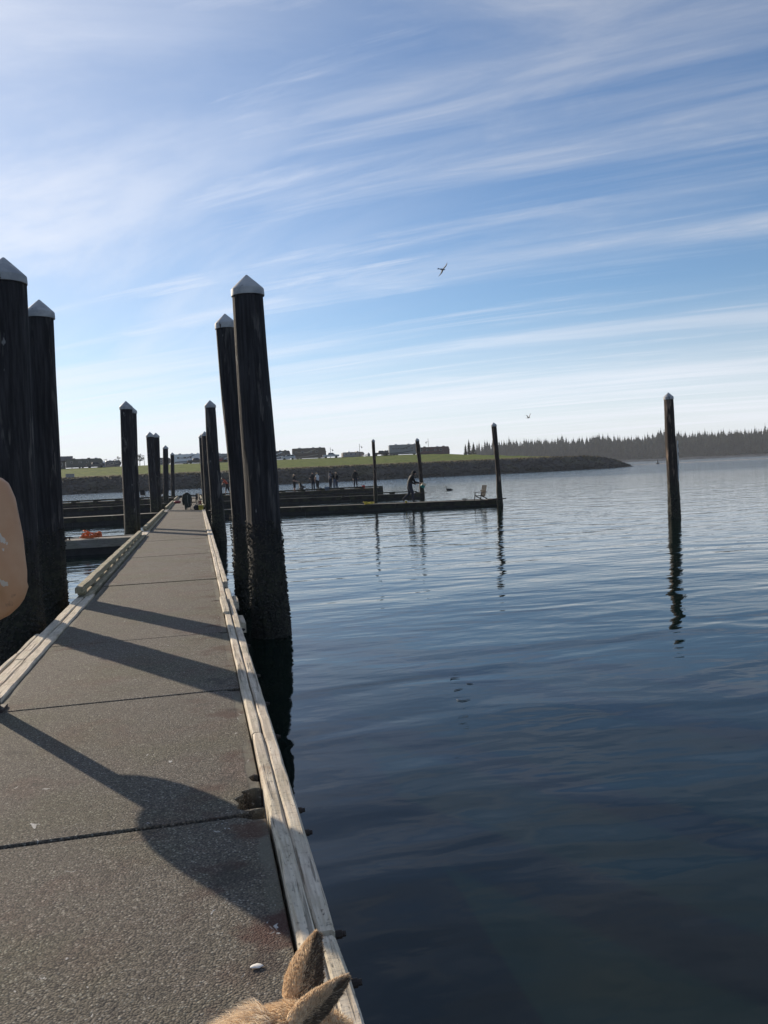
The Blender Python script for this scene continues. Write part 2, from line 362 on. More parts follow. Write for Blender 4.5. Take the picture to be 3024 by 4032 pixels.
def strip(name, ts, matr, zadd=0.0, nzamp=0.0, xs=None):
    xs = xs or [x for x in np.arange(-320, 96, 3.0)] + [x for x in np.arange(96, 136.6, 1.25)]
    vs, fs = [], []
    for x in xs:
        T = landT(x)
        for t_ in ts:
            t2 = min(t_, T + 4); z = land_z(x, t2) + zadd
            if nzamp: z += nzamp * (nz(x * .5, t2 * .5, 1) + .6 * nz(x * 1.4, t2 * 1.4, 5))
            vs.append((x, shoreY(x) + t2, z))
    n = len(ts)
    for i in range(len(xs) - 1):
        for j in range(n - 1): fs.append((i * n + j, (i + 1) * n + j, (i + 1) * n + j + 1, i * n + j + 1))
    mb = MB(); mb.add(vs, fs); return mb.build(name, matr, None, True)
def grass_material():
    mt, t, b = newmat('mown_grass'); p = nd(t, 'ShaderNodeNewGeometry').outputs['Position']
    s_ = nd(t, 'ShaderNodeSeparateXYZ', {0: p})
    n = tex(t, 'N', p, 0.5, 6.0, 0.65); n2 = tex(t, 'N', mapv(t, p, (0.12, 0.5, 1)), 0.6, 4.0)
    g = mixc(t, rng(t, n, 0.3, 0.7), (0.060, 0.098, 0.012), (0.150, 0.180, 0.028))
    g = mixc(t, mth(t, 'MULTIPLY', rng(t, n2, 0.5, 0.7), 0.5), g, (0.15, 0.15, 0.055))
    dry = mixc(t, n, (0.085, 0.072, 0.036), (0.21, 0.175, 0.09))
    lowb = rng(t, mth(t, 'ADD', s_.outputs[2], mth(t, 'MULTIPLY', n, 0.7)), 4.35, 3.85)
    g = mixc(t, lowb, g, dry)
    setc(t, b, 'Base Color', g); b.inputs['Roughness'].default_value = 0.95; b.inputs['Specular IOR Level'].default_value = 0.1
    bump(t, b, tex(t, 'N', p, 3.0, 5.0), 0.25)
    return mt
M['grass'] = grass_material()
def rock_material():
    mt, t, b = newmat('bank_rock'); p = nd(t, 'ShaderNodeNewGeometry').outputs['Position']
    s_ = nd(t, 'ShaderNodeSeparateXYZ', {0: p}); n = tex(t, 'N', p, 0.9, 5.0, 0.65); r_ = tex(t, 'N', p, 0.11, 3.0)
    c = mixc(t, rng(t, n, 0.3, 0.7), (0.026, 0.024, 0.021), (0.062, 0.056, 0.048))
    c = mixc(t, mth(t, 'MULTIPLY', rng(t, r_, 0.5, 0.66), 0.55), c, (0.075, 0.070, 0.032))
    wet = rng(t, mth(t, 'ADD', s_.outputs[2], n), 1.7, 0.9)
    c = mixc(t, mth(t, 'MULTIPLY', wet, 0.75), c, (0.020, 0.021, 0.015))
    setc(t, b, 'Base Color', c); b.inputs['Roughness'].default_value = 0.9
    return mt
M['rock'] = rock_material()
rb = tag(strip('rock_bank', [-4, -2, 0, 1.2, 2.4, 3.6, 4.8, 6, 7.2, 8.5, 9.6], M['rock'], 0, 0.3), 'dark steep riprap bank along the far side of the water', kind='structure')
tag(strip('grass_slope', [9.2, 10.5, 13, 17, 22, 30, 40, 51, 62, 71, 80, 92, 110, 140, 180, 240], M['grass'], 0.03, 0.10), 'green mown grass slope rising to the campground', kind='structure')
road = MB(); pts = []
xs = list(np.arange(-300, 84, 6.0))
for x in xs: pts += [(x, shoreY(x) + 84, 7.16), (x, shoreY(x) + 96, 7.18)]
road.add(pts, [(2 * i, 2 * i + 2, 2 * i + 3, 2 * i + 1) for i in range(len(xs) - 1)])
M['asphalt'] = plain('campground_asphalt', (0.09, 0.088, 0.085), 0.9, 0.2, 1.0)
tag(road.build('campground_road', M['asphalt']), 'grey campground road behind the grass slope', kind='structure')

# riprap boulders, too many and too dark to count
ico = bmesh.new(); bmesh.ops.create_icosphere(ico, subdivisions=1, radius=1.0); iv = [v.co.copy() for v in ico.verts]; fi = [tuple(v.index for v in f.verts) for f in ico.faces]; ico.free()
mb = MB()
for i in range(3600):
    x = random.choice((random.uniform(-130, 135), random.uniform(-40, 135))); t_ = random.uniform(-1.0, 9.4); s_ = random.uniform(0.22, 0.55)
    if t_ > landT(x) + 1: continue
    z = land_z(x, t_); y = shoreY(x) + t_; sd = random.random() * 50
    q = Matrix.Rotation(random.random() * 6.28, 3, 'Z')
    sxyz = (random.uniform(.7, 1.4), random.uniform(.7, 1.2), random.uniform(.45, .9))
    vs = []
    for c in iv:
        k = 1 + 0.35 * nz(c.x * 1.3 + sd, c.y * 1.3, c.z * 1.3); p = q @ Vector((c.x * sxyz[0], c.y * sxyz[1], c.z * sxyz[2])) * (s_ * k)
        vs.append((x + p.x, y + p.y, z + p.z))
    mb.add(vs, fi)
tag(mb.build('boulders', M['rock'], rb), kind='stuff')
# dry grass along the lip of the bank
M['drygrass'] = plain('dry_bank_grass', (0.13, 0.105, 0.05), 0.95, 0.5, 0.4)
mb = MB()
for i in range(5200):
    x = random.uniform(-110, 131); t_ = random.gauss(9.6, 1.1) if random.random() < .75 else random.uniform(9, 16)
    if t_ > landT(x) - 2: continue
    z = land_z(x, t_) - .05; y = shoreY(x) + t_; h = random.uniform(.25, .7) * (1 if t_ < 11.5 else .5)
    a = random.random() * 3.14; dx, dy = math.cos(a) * .16, math.sin(a) * .16
    mb.add([(x - dx, y - dy, z), (x + dx, y + dy, z), (x + random.uniform(-.2, .2), y, z + h)], [(0, 1, 2)])
tag(mb.build('dry_grass_fringe', M['drygrass']), 'tan dry grass fringe along the top of the dark bank', 'grass', kind='stuff')

# far shore and spruce forest
A = Vector((326, 1010, 0)); Bq = Vector((760, 690, 0))
sand = plain('far_sand', (0.27, 0.22, 0.17), 0.95, 0.3, 0.1)
dr = (Bq - A); nrm = Vector((-dr.y, dr.x, 0)).normalized()
if nrm.y < 0: nrm = -nrm
mb = MB(); vs = []
for i in range(60):
    f = i / 59; p = A + dr * f; wv = 4 * nz(f * 9, 0, 0)
    for off, z in ((-16 + wv, -0.9), (-11 + wv, -0.35), (-3, 0.8), (4, 1.8), (120, 4.0)):
        q = p + nrm * off; vs.append((q.x, q.y, z))
mb.add(vs, [(i * 5 + j, (i + 1) * 5 + j, (i + 1) * 5 + j + 1, i * 5 + j + 1) for i in range(59) for j in range(4)])
tag(mb.build('far_shore', sand, None, True), 'low sandy shore below the distant forest', kind='structure')
mb = MB(); vs = []
for i in range(30):
    x = 168 + i * 3.2; y = 300 + i * 0.3 + 2 * nz(i * .3, 0, 0); hw = 3.2 * math.sin(math.pi * (i + .5) / 30)
    vs += [(x, y - hw, WZ - .15), (x, y, WZ + .10 + .06 * nz(i * .7, 1, 1)), (x, y + hw, WZ - .15)]
mb.add(vs, [(i * 3 + j, (i + 1) * 3 + j, (i + 1) * 3 + j + 1, i * 3 + j + 1) for i in range(29) for j in range(2)])
tag(mb.build('sand_bar', sand, None, True), 'thin pale sand bar in the channel', kind='structure')
def spruce(mb, base, h, seed, spikes=7):
    rn = random.Random(seed); r0 = h * rn.uniform(.17, .33); layers = 10
    mb.tube([base, base + Vector((0, 0, h * .98))], [h * .014, .02], 4, False)
    z0 = h * rn.uniform(.05, .2)
    for L in range(layers):
        f = L / (layers - 1); z = z0 + (h - z0) * f ** .92; r = r0 * (1 - f) ** .8 * rn.uniform(.72, 1.2) + .12
        th = (h - z0) / layers * 1.9
        a0 = rn.random() * 6
        for k in range(spikes):
            a = a0 + 6.283 * k / spikes + rn.uniform(-.3, .3); rr = r * rn.uniform(.6, 1.25); wd = .5 * r + .12
            tip = base + Vector((math.cos(a) * rr, math.sin(a) * rr, z - th * rn.uniform(.10, .45)))
            l = base + Vector((-math.sin(a) * wd, math.cos(a) * wd, z + th * .1)); rgt = base + Vector((math.sin(a) * wd, -math.cos(a) * wd, z + th * .1))
            mb.add([l, rgt, tip, base + Vector((0, 0, z + th * .55))], [(0, 1, 2), (0, 2, 3), (1, 3, 2)])
def needle_material():
    mt, t, b = newmat('spruce_needles'); p = nd(t, 'ShaderNodeNewGeometry').outputs['Position']
    n = tex(t, 'N', p, 0.12, 4.0); setc(t, b, 'Base Color', mixc(t, rng(t, n, 0.3, 0.7), (0.022, 0.030, 0.018), (0.052, 0.062, 0.034)))
    b.inputs['Roughness'].default_value = 0.9; b.inputs['Specular IOR Level'].default_value = 0.1
    return mt
M['needle'] = needle_material()
mb = MB(); k = 0
for row in range(9):
    n = 190
    for i in range(n):
        f = (i + random.random()) / n; p = A + dr * f + nrm * (4 + row * 9 + random.uniform(-4, 4)); k += 1
        hb = 22.5 + 5.0 * (1 - f) + 5.0 * nz(f * 14, row * .3, 2) + 4.0 * nz(f * 47, row * .6, 7) + row * .2
        if row == 0: hb *= .8
        if f < .05: hb *= .55 + 9 * f
        p.z = 1.5 + row * .3; spruce(mb, p, hb * random.choice((random.uniform(.86, 1.08), random.uniform(.70, .95))), k)
tag(mb.build('spruce_forest', M['needle']), 'dark hazy spruce forest across the water', 'forest', kind='stuff')

# ------------------------------------------------------------------ docks
def plank_mesh(name, L, wd, h, mt, seed, ch=0.011, wob=0.005, segs=None):
    """board along +Y starting at 0, top at z=0, chamfered, a little uneven"""
    segs = segs or max(2, int(L / 0.22)); mb = MB(); vs = []; fs = []
    for i in range(segs + 1):
        y = L * i / segs
        e = 0.0
        if i in (0, segs): e = 0.004
        dx = wob * nz(seed, y * 1.3, 0); dz = wob * nz(seed + 9, y * 1.7, 3)
        c2 = ch * (1 + .9 * nz(seed, y * 5, 7)); c3 = ch * (1 + .9 * nz(seed + 3, y * 5, 1))
        x0, x1 = -wd / 2 + dx + e, wd / 2 + dx - e
        for x, z in ((x0, -h), (x1, -h), (x1, -c2 + dz - e), (x1 - c2, dz - e), (x0 + c3, dz - e), (x0, -c3 + dz - e)): vs.append((x, y, z))
    for i in range(segs):
        for k in range(6): fs.append((i * 6 + k, i * 6 + (k + 1) % 6, (i + 1) * 6 + (k + 1) % 6, (i + 1) * 6 + k))
    fs += [(5, 4, 3, 2, 1, 0), tuple(segs * 6 + k for k in range(6))]
    mb.add(vs, fs); return mb.mesh(name, mt)
def plank(name, parent, x, y0, y1, wd, h, ztop, mt, seed, yaw=0.0, **kw):
    return link(name, plank_mesh(name, y1 - y0, wd, h, mt, seed, **kw), parent, (x, y0, ztop), (0, 0, yaw))

dock = empty('floating_dock', (0, 0, 0), 0, 'long grey concrete dock running away from the camera to the people', 'dock')
PX0, PX1, PITCHY = -1.545, 0.246, 2.46
def panel_mesh(name, y0, y1, far_notch, ragged=False):
    g = 0.009; L = y1 - y0
    P = [(PX0, g), (PX1, g)]
    if ragged:
        P += [(PX1, .05), (PX1 - .05, .065), (PX1 - .10, .055), (PX1 - .135, .09), (PX1 - .12, .15), (PX1 - .14, .21), (PX1 - .09, .26), (PX1 - .10, .30), (PX1 - .03, .33), (PX1, .32), (PX1, .42), (PX1 - .035, .44), (PX1 - .05, .50), (PX1 - .02, .53), (PX1, .52)]
        P[1] = (PX1, .05); P[0:2] = [(PX0, g), (PX1 - .16, g), (PX1 - .10, .03), (PX1, .05)]
    nn = far_notch
    P += [(PX1, L - g - nn * .55), (PX1 - nn * .6, L - g - nn * .5), (PX1 - nn * 1.1, L - g - .012), (PX1 - nn * 1.3, L - g), (PX0, L - g)]
    bm = bmesh.new(); vt = [bm.verts.new((x, y, 0)) for x, y in P]; f = bm.faces.new(vt)
    ex = bmesh.ops.extrude_face_region(bm, geom=[f])
    for v in ex['geom']:
        if isinstance(v, bmesh.types.BMVert): v.co.z = -0.13
    top = [e for e in bm.edges if all(abs(v.co.z) < 1e-6 for v in e.verts)]
    bmesh.ops.bevel(bm, geom=top, offset=0.006, segments=2, affect='EDGES', profile=0.5)
    bmesh.ops.recalc_face_normals(bm, faces=bm.faces)
    me = bpy.data.meshes.new(name); bm.to_mesh(me); bm.free(); me.materials.append(M['deck']); return me
joints = [4.05 + PITCHY * k for k in range(-3, 31)]
pm_a = panel_mesh('panel', 0, PITCHY, .10); pm_b = panel_mesh('panel', 0, PITCHY, .045); pm_c = panel_mesh('panel', 0, PITCHY, .10, True)
for i, y in enumerate(joints):
    me = pm_c if i == 3 else (pm_a if i in (2, 3, 4, 5) or i % 3 == 0 else pm_b)
    o = link('panel', me, dock, (random.uniform(-.003, .003), y, random.uniform(-.005, .004)), (random.uniform(-.0012, .0012), random.uniform(-.001, .001), 0))
DOCK_END = joints[-1] + PITCHY
for k in range(0, len(joints), 2):
    MB().cbox((-0.66, joints[k] + PITCHY, -0.56), (1.98, PITCHY * 2 - .12, 0.80), .03).build('float', M['float'], dock)
# kerb boards on the water side: inner and outer row
sd = 0
for x, wd, brk, zt in ((0.289, 0.068, [-2.6, 0.9, 5.22, 10.06, 13.9, 18.6, 23.4, 27.9, 32.6, 37.2, 41.8, 45.2], 0.036),
                       (0.363, 0.070, [-3.2, 2.82, 7.7, 12.35], 0.032), (0.365, 0.076, [13.15, 17.4, 21.9, 26.3, 31.0, 35.6, 40.2, 45.2], 0.032)):
    for a, b_ in zip(brk, brk[1:]):
        sd += 1; dx = random.uniform(-.004, .004); gp_ = .012 if abs(a - 2.82) > .1 else .035
        plank('kerb_board', dock, x + dx, a + gp_, b_, wd, 0.23, zt + random.uniform(-.006, .006), M['kerb'], sd * 3.7, random.uniform(-.0006, .0006))
o = plank('kerb_board', dock, 0.272, 9.98, 11.3, 0.088, 0.03, 0.068, M['kerb'], 77, 0.004)
for y in (2.62, 2.92, 3.81, 4.08, 5.3, 6.1, 7.0, 8.3, 9.2, 10.6, 13.9, 15.2, 16.6):
    MB().lathe([(.016, 0), (.016, .03), (.011, .032), (.011, .045)], 8, (0, 0, 0), Matrix.Rotation(R(90), 3, 'Y')).build('bolt', M['steel'], dock, False, (.398, y, -.03))
for y, l in ((9.6, .55), (11.25, .65)):
    plank('pile_bracket', dock, 0.442, y, y + l, 0.07, 0.12, -0.02, M['kerb'], y)
# left side: flat boards near, then the raised rail on blocks
for x, wd, brk in ((-1.605, .105, [-2.5, 1.8, 6.1, 10.2, 12.9]), (-1.72, .11, [-3.0, 0.4, 4.9, 8.35, 12.55]), (-1.81, .055, [4.4, 8.7, 9.75])):
    for a, b_ in zip(brk, brk[1:]):
        sd += 1; plank('kerb_board', dock, x + random.uniform(-.005, .005), a + .012, b_, wd, .2, .022 + random.uniform(-.007, .007), M['kerb'], sd * 2.3)
def raised_rail(par, xb, y0, y1, xblk=None, seed=0, wl=0.115, base=True, mat=None, hh=.165):
    mat = mat or M['rail']; y = y0
    while y < y1 - .5:
        ye = min(y + 5.6, y1)
        if y1 - ye < 1.2: ye = y1
        plank('rail_beam', par, xb, y, ye - .012, wl, .088, hh, mat, seed + y, ch=.010, wob=.006); y = ye
    n = max(2, int((y1 - y0) / 1.22))
    bm_ = MB().cbox((0, 0, 0), (wl * .92, .24, .056), .004).mesh('rail_block', mat)
    for i in range(n + 1): link('rail_block', bm_, par, (xb, y0 + .34 + (y1 - y0 - .68) * i / n, hh - .088 - .0285))
    if base:
        y = y0 - .02
        while y < y1 - .3:
            ye = min(y + 4.4, y1 + .1); plank('rail_base', par, xb + .105, y, ye - .01, .085, .16, .034, mat, seed + y + 3); plank('rail_base', par, xb, y + .06 if y < y0 else y, ye - .01, .11, .18, .018, mat, seed + y + 5); y = ye
for a, b_, s_ in ((12.62, 26.3, 3), (28.4, 45.0, 8), (48.6, 63.2, 5), (67.6, 78.8, 2)): raised_rail(dock, -1.735, a, b_, seed=s_)
for a, b_, s_ in ((48.2, 61.0, 13), (65.4, 78.8, 17)): raised_rail(dock, 0.36, a, b_, seed=s_, base=False)
for y0, y1 in ((26.4, 28.35), (45.1, 48.5), (63.3, 67.5)):
    plank('kerb_board', dock, -1.67, y0, y1, .22, .2, .02, M['kerb'], y0)
# tarred side wales
for x in (0.375, -1.84):
    y = -3.0
    while y < 78:
        ye = min(y + 6.1, 79.4); plank('wale', dock, x, y, ye - .02, .045 if x > 0 else .06, .30, -.21, M['wale'], y + x, segs=4); y = ye

def finger(label, x0, y0, x1, y1, wd, deckmat, rails=(), cleats=(), tri=0.0, pitch=1.2, edge=True, z0=-.08, tilt=0.0):
    """finger dock from (x0,y0) to (x1,y1) along its near edge, wd metres deep away from the camera"""
    L = math.hypot(x1 - x0, y1 - y0); a = math.atan2(y1 - y0, x1 - x0)
    e = empty('finger_dock', (x0, y0, z0), a, label, 'dock', 'finger docks off the main dock'); e.rotation_euler = (0, tilt, a)
    n = int(L / pitch)
    pmesh = MB().cbox((0, 0, 0), (L / n - .012, wd - .24, .07), .006).mesh('deck_panel', deckmat)
    for i in range(n): link('deck_panel', pmesh, e, ((i + .5) * L / n, wd / 2, -.045 + random.uniform(-.004, .004)))
    k = max(2, int(L / 4.5))
    for i in range(k):
        MB().cbox(((i + .5) * L / k, wd / 2, -.50), (L / k - .006, wd - .10, .78), .003).build('float', M['float'], e)
    yy = 0
    for side, yv in ((-1, .055), (1, wd - .055)):
        i = 0.0
        while i < L - .3:
            j = min(i + 5.2, L)
            me = plank_mesh('edge_board', j - i - .015, .11, .26, M['wale'] if edge else deckmat, i + yv, segs=4)
            link('edge_board', me, e, (i, yv, .015), (0, 0, R(-90))); i = j
    for side in rails:
        yv = .07 if side == 'near' else wd - .07; i = 0.0
        while i < L - .5:
            j = min(i + 5.4, L)
            link('rail_beam', plank_mesh('rail_beam', j - i - .02, .12, .08, M['wale'], i + 5 + yv, segs=5), e, (i, yv, .18), (0, 0, R(-90))); i = j
        bmsh = MB().cbox((0, 0, 0), (.42, .12, .08), .005).mesh('rail_block', M['wale'])
        nb = int(L / 1.9)
        for q in range(nb + 1): link('rail_block', bmsh, e, (.25 + (L - .5) * q / nb, yv, .058))
    for cx in cleats:
        c = MB(); c.tube([(-.17, 0, .085), (-.08, 0, .10), (.08, 0, .10), (.17, 0, .085)], [.012, .02, .02, .012], 8); c.box((-.05, 0, .045), (.03, .04, .09)); c.box((.05, 0, .045), (.03, .04, .09)); c.box((0, 0, .008), (.18, .07, .016))
        c.build('cleat', M['steel'], e, False, (cx, wd * .25, 0))
    if tri:
        g = MB(); s_ = 1 if tri > 0 else -1; t_ = abs(tri)
        g.prism([(.02, -.01), (t_, -.01), (.02, -t_)], -.30, -.012); g.build('corner_gusset', deckmat, e)
    return e

finger('pale grey finger dock at left carrying the tangled orange rope', -16.0, 27.2, -1.9, 27.0, 1.5, M['finger'], cleats=(12.0,), edge=False)
finger('dark finger dock at left, second one out past the orange rope', -20.0, 45.6, -1.9, 45.9, 1.6, M['finger'], cleats=(13.0,))
finger('dark finger dock at left, third one out just before the cross dock', -24.0, 63.6, -1.9, 64.2, 1.6, M['finger'], rails=('far',))
finger('dark finger dock at right where the hooded man stands', 0.47, 46.3, 16.42, 43.5, 1.5, M['finger'], cleats=(14.3,), z0=-.10, tilt=.009)
finger('dark finger dock at right just behind the hooded man', 0.47, 63.6, 16.7, 60.5, 1.5, M['finger'], rails=('far',), cleats=(10.5,), z0=-.10, tilt=.006)
finger('far cross dock with low rail where the group of people stands', -34.0, 79.6, 17.9, 79.3, 2.5, M['deck'], rails=('near', 'far'), z0=0.0)

# ------------------------------------------------------------------ piles
def pile(label, top, base, ztop, rt, rb, seed, mt=None, seg=36, rings=60, barn=0, lump=1.0, cut=0.0):
    e = empty('timber_pile', (base[0], base[1], WZ), 0, label, 'pile', 'capped timber piles')
    dx, dy = top[0] - base[0], top[1] - base[1]; H = ztop - WZ
    def cen(z): f = z / H; return dx * f + .012 * lump * nz(seed, z * .5, 0), dy * f + .012 * lump * nz(seed, 4, z * .5)
    vs, fs = [], []
    for i in range(rings + 1):
        z = -2.4 + (H + 2.4) * i / rings; f = max(0, z / H); cx, cy = cen(z)
        r0 = rb + (rt - rb) * min(1, f)
        for k in range(seg):
            a = 6.28318 * k / seg; ca_, sa_ = math.cos(a), math.sin(a)
            g = .016 * nz(ca_ * 3.2 + seed, sa_ * 3.2, z * .35) + .007 * nz(ca_ * 9 + seed, sa_ * 9, z * .5)
            if cut and .8 < z < 3.4: g -= cut * max(0, ca_ * -.94 + sa_ * .3 - .55) * math.sin((z - .8) / 2.6 * math.pi)
            if z < 1.5: g += .016 * (1.5 - z) / 1.5 * (nz(ca_ * 5 + seed, sa_ * 5, z * 6) + .5)
            r = r0 + g * lump * (rb / .22); vs.append((cx + ca_ * r, cy + sa_ * r, z))
    for i in range(rings):
        for k in range(seg): fs.append((i * seg + k, i * seg + (k + 1) % seg, (i + 1) * seg + (k + 1) % seg, (i + 1) * seg + k))
    fs.append(tuple(range(rings * seg, (rings + 1) * seg)))
    mb = MB(); mb.add(vs, fs); mb.build('shaft', mt or M['pile'], e, True)
    R_ = rt + .016; cx, cy = cen(H)
    c = MB(); c.lathe([(R_ - .004, -.10), (R_ + .004, -.10), (R_ + .006, -.085), (R_ + .002, -.012), (R_ - .010, .004), (R_ * .55, R_ * .40), (R_ * .06, R_ * .84), (.004, R_ * .86)], max(16, seg), (0, 0, 0))
    tl = Matrix.Rotation(math.atan2(dx, H), 4, 'Y') @ Matrix.Rotation(-math.atan2(dy, H), 4, 'X')
    o = c.build('cap', M['cap'], e, False, (cx, cy, 0 + H), tl.to_euler())
    for p in o.data.polygons: p.use_smooth = abs(p.normal.z) < .95
    try: o.data.set_sharp_from_angle(angle=R(28))
    except Exception: pass
    if barn:
        b = MB(); rn = random.Random(seed)
        for i in range(barn):
            z = rn.random() ** 1.5 * 1.65 - .05; a = rn.random() * 6.283; s_ = rn.uniform(.008, .024) * (1.15 if z < .8 else .8)
            f = max(0, z / H); r0 = rb + (rt - rb) * f + .012; cx, cy = cen(z); n_ = Vector((math.cos(a), math.sin(a), 0)); t_ = Vector((-n_.y, n_.x, 0))
            p = Vector((cx, cy, z)) + n_ * (r0 - .004); q = []
            for k in range(5):
                th = k * 1.2566 + rn.random(); q.append(p + (t_ * math.cos(th) + Vector((0, 0, 1)) * math.sin(th)) * s_)
            q.append(p + n_ * s_ * rn.uniform(.7, 1.5) + t_ * rn.uniform(-.4, .4) * s_)
            b.add(q, [(k, (k + 1) % 5, 5) for k in range(5)])
        tag(b.build('barnacles', M['barn'], e), kind='stuff')
    return e
pile('massive dark timber pile at the left edge, nearest of all', (-2.11, 10.82), (-2.19, 10.82), 4.20, .235, .255, 1, barn=2200)
pile('dark timber pile just right of the massive one at the left edge', (-2.10, 13.09), (-2.19, 13.09), 4.21, .190, .205, 2, barn=1800)
pile('big dark timber pile at the right kerb with chipped pale cap', (.82, 11.44), (.915, 11.44), 4.19, .203, .245, 3, barn=3000, lump=1.3)
pile('leaning dark pile partly hidden behind the big pile at the right kerb', (.63, 14.1), (.755, 14.1), 4.22, .160, .185, 4, barn=1500, cut=.06)
pile('dark pile at left beside the finger dock with orange rope, front of the pair', (-2.15, 29.2), (-2.24, 29.2), 4.2, .20, .215, 5, seg=24, rings=40)
pile('dark pile at left beside the orange rope dock, rear of the pair', (-2.11, 30.95), (-2.25, 30.95), 4.2, .19, .205, 6, seg=24, rings=40)
pile('dark pile left of the dock at the second finger, front of the pair', (-2.33, 47.7), (-2.33, 47.7), 4.2, .20, .21, 7, seg=20, rings=30)
pile('dark pile left of the dock at the second finger, rear of the pair', (-2.05, 48.6), (-2.2, 48.6), 4.2, .19, .20, 8, seg=20, rings=30)
pile('single dark pile left of the dock at the third finger', (-2.13, 66.4), (-2.36, 66.4), 4.2, .20, .21, 9, seg=20, rings=30)
pile('smallest and farthest pile at the left of the dock end', (-2.08, 83.3), (-2.24, 83.3), 4.2, .18, .19, 10, seg=16, rings=24)
pile('dark pile on the right kerb behind the two big ones, widening at its foot', (.63, 29.7), (.70, 29.7), 4.22, .178, .245, 11, seg=24, rings=40, lump=1.3, barn=700)
pile('far pile on the right kerb showing left of the thicker one', (.65, 48.7), (.68, 48.7), 4.2, .19, .22, 12, seg=20, rings=30)
pile('farthest pile on the right kerb, leftmost sliver of the row', (.50, 50.9), (.53, 50.9), 4.2, .18, .20, 13, seg=20, rings=30)
pl = pile('lone timber pile in open water at right with a tide gauge', (16.85, 27.1), (16.96, 27.1), 3.86, .160, .21, 14, M['pile_b'], 28, 50, 900, 1.4)
pile('slim pile at the end of the finger dock beside the wooden chair', (16.03, 42.9), (16.22, 42.9), 3.88, .138, .165, 15, M['pile_b'], 24, 44, 0, 1.0, .22)
pile('slim pile left of the hooded man, rising behind his dock', (12.86, 59.6), (12.86, 59.6), 3.9, .115, .14, 16, M['pile_b'], 20, 34, 0, 1.0, .15)
pile('slim leaning pile just right of the hooded man', (16.58, 61.0), (16.80, 61.0), 3.88, .148, .19, 17, M['pile_b'], 20, 34, 0, 1.0, .25)
# pile hoops
for x, y in ((16.12, 42.9), (16.75, 61.0)):
    h = MB(); h.tube([(x - .5, y - .28, -.17), (x + .34, y - .28, -.17), (x + .34, y + .28, -.17), (x - .5, y + .28, -.17)], .03, 8)
    tag(h.build('pile_hoop', M['steel']), 'dark steel hoop around the slim pile at the end of the %s finger dock' % ('nearer' if y < 50 else 'farther right'), 'hoop')

# ------------------------------------------------------------------ tide gauge on the lone pile
M['board'] = plain('gauge_board', (0.50, 0.52, 0.52), 0.6, 0.15, 9.0)
M['ink'] = plain('black_paint', (0.012, 0.012, 0.013), 0.6, 0.2)
gz0, gz1 = 0.80, 2.26
ga = R(-38)
tg = empty('tide_gauge', (16.93 + .205 * math.cos(ga), 27.1 + .205 * math.sin(ga), 0), ga + R(90), 'narrow white tide gauge board with black numbers on the lone pile', 'gauge')
MB().cbox((0, 0, (gz0 + gz1) / 2), (.16, .025, gz1 - gz0), .003).build('board', M['board'], tg)
def text_mesh(name, body, size, mt, parent, loc, rot, ext=.002, align='CENTER'):
    cu = bpy.data.curves.new(name, 'FONT'); cu.body = body; cu.size = size; cu.align_x = align; cu.align_y = 'CENTER'; cu.extrude = ext; cu.resolution_u = 3
    t = bpy.data.objects.new(name + '_curve', cu); col.objects.link(t); bpy.context.view_layer.update()
    me = bpy.data.meshes.new_from_object(t.evaluated_get(bpy.context.evaluated_depsgraph_get())); bpy.data.objects.remove(t); bpy.data.curves.remove(cu)
    me.materials.clear(); me.materials.append(mt); return link(name, me, parent, loc, rot)
for s_, z in (('10', 2.06), ('9', 1.755), ('8', 1.45), ('7', 1.145)): text_mesh('number', s_, .21, M['ink'], tg, (0, -.0145, z), (R(90), 0, 0))
tick = MB().box((0, 0, 0), (.06, .003, .012)).mesh('tick_mark', M['ink'])
for i in range(9): link('tick_mark', tick, tg, (-.048, -.0135, .9 + i * .1524))

# ------------------------------------------------------------------ orange float housing on its post, left edge
pst = empty('mooring_post', (-1.565, 6.58, 0), 0, 'dark square post at the left kerb under the orange housing', 'post')
MB().cbox((0, 0, .62), (.10, .10, 1.24), .008).build('shaft', M['wale'], pst); MB().cbox((0, 0, .012), (.18, .18, .024), .004).build('foot_plate', M['steel'], pst)
def shell_material():
    mt, t, b = newmat('faded_orange_shell'); v = objv(t, False)
    n = tex(t, 'N', v, 2.4, 4.0); c = mixc(t, rng(t, n, .35, .7), (0.54, 0.275, 0.135), (0.61, 0.355, 0.20))
    ch = tex(t, 'N', mapv(t, v, (1, 1, .7)), 8.0, 4.0, .6); c = mixc(t, rng(t, ch, .645, .66), c, (0.62, 0.53, 0.43))
    ch2 = tex(t, 'N', mapv(t, v, (1, 1, .7), (3, 5, 1)), 6.0, 4.0, .6); c = mixc(t, mth(t, 'MULTIPLY', rng(t, ch2, .60, .68), .6), c, (0.20, 0.12, 0.07))
    setc(t, b, 'Base Color', c); b.inputs['Roughness'].default_value = .55; bump(t, b, n, .01); return mt
M['shell'] = shell_material()
hs = empty('life_ring_housing', (-1.52, 6.52, 0), R(12), 'faded orange rounded housing with paint chips, cut off by the left edge', 'housing')
vs, fs = [], []; nr, ns = 26, 40
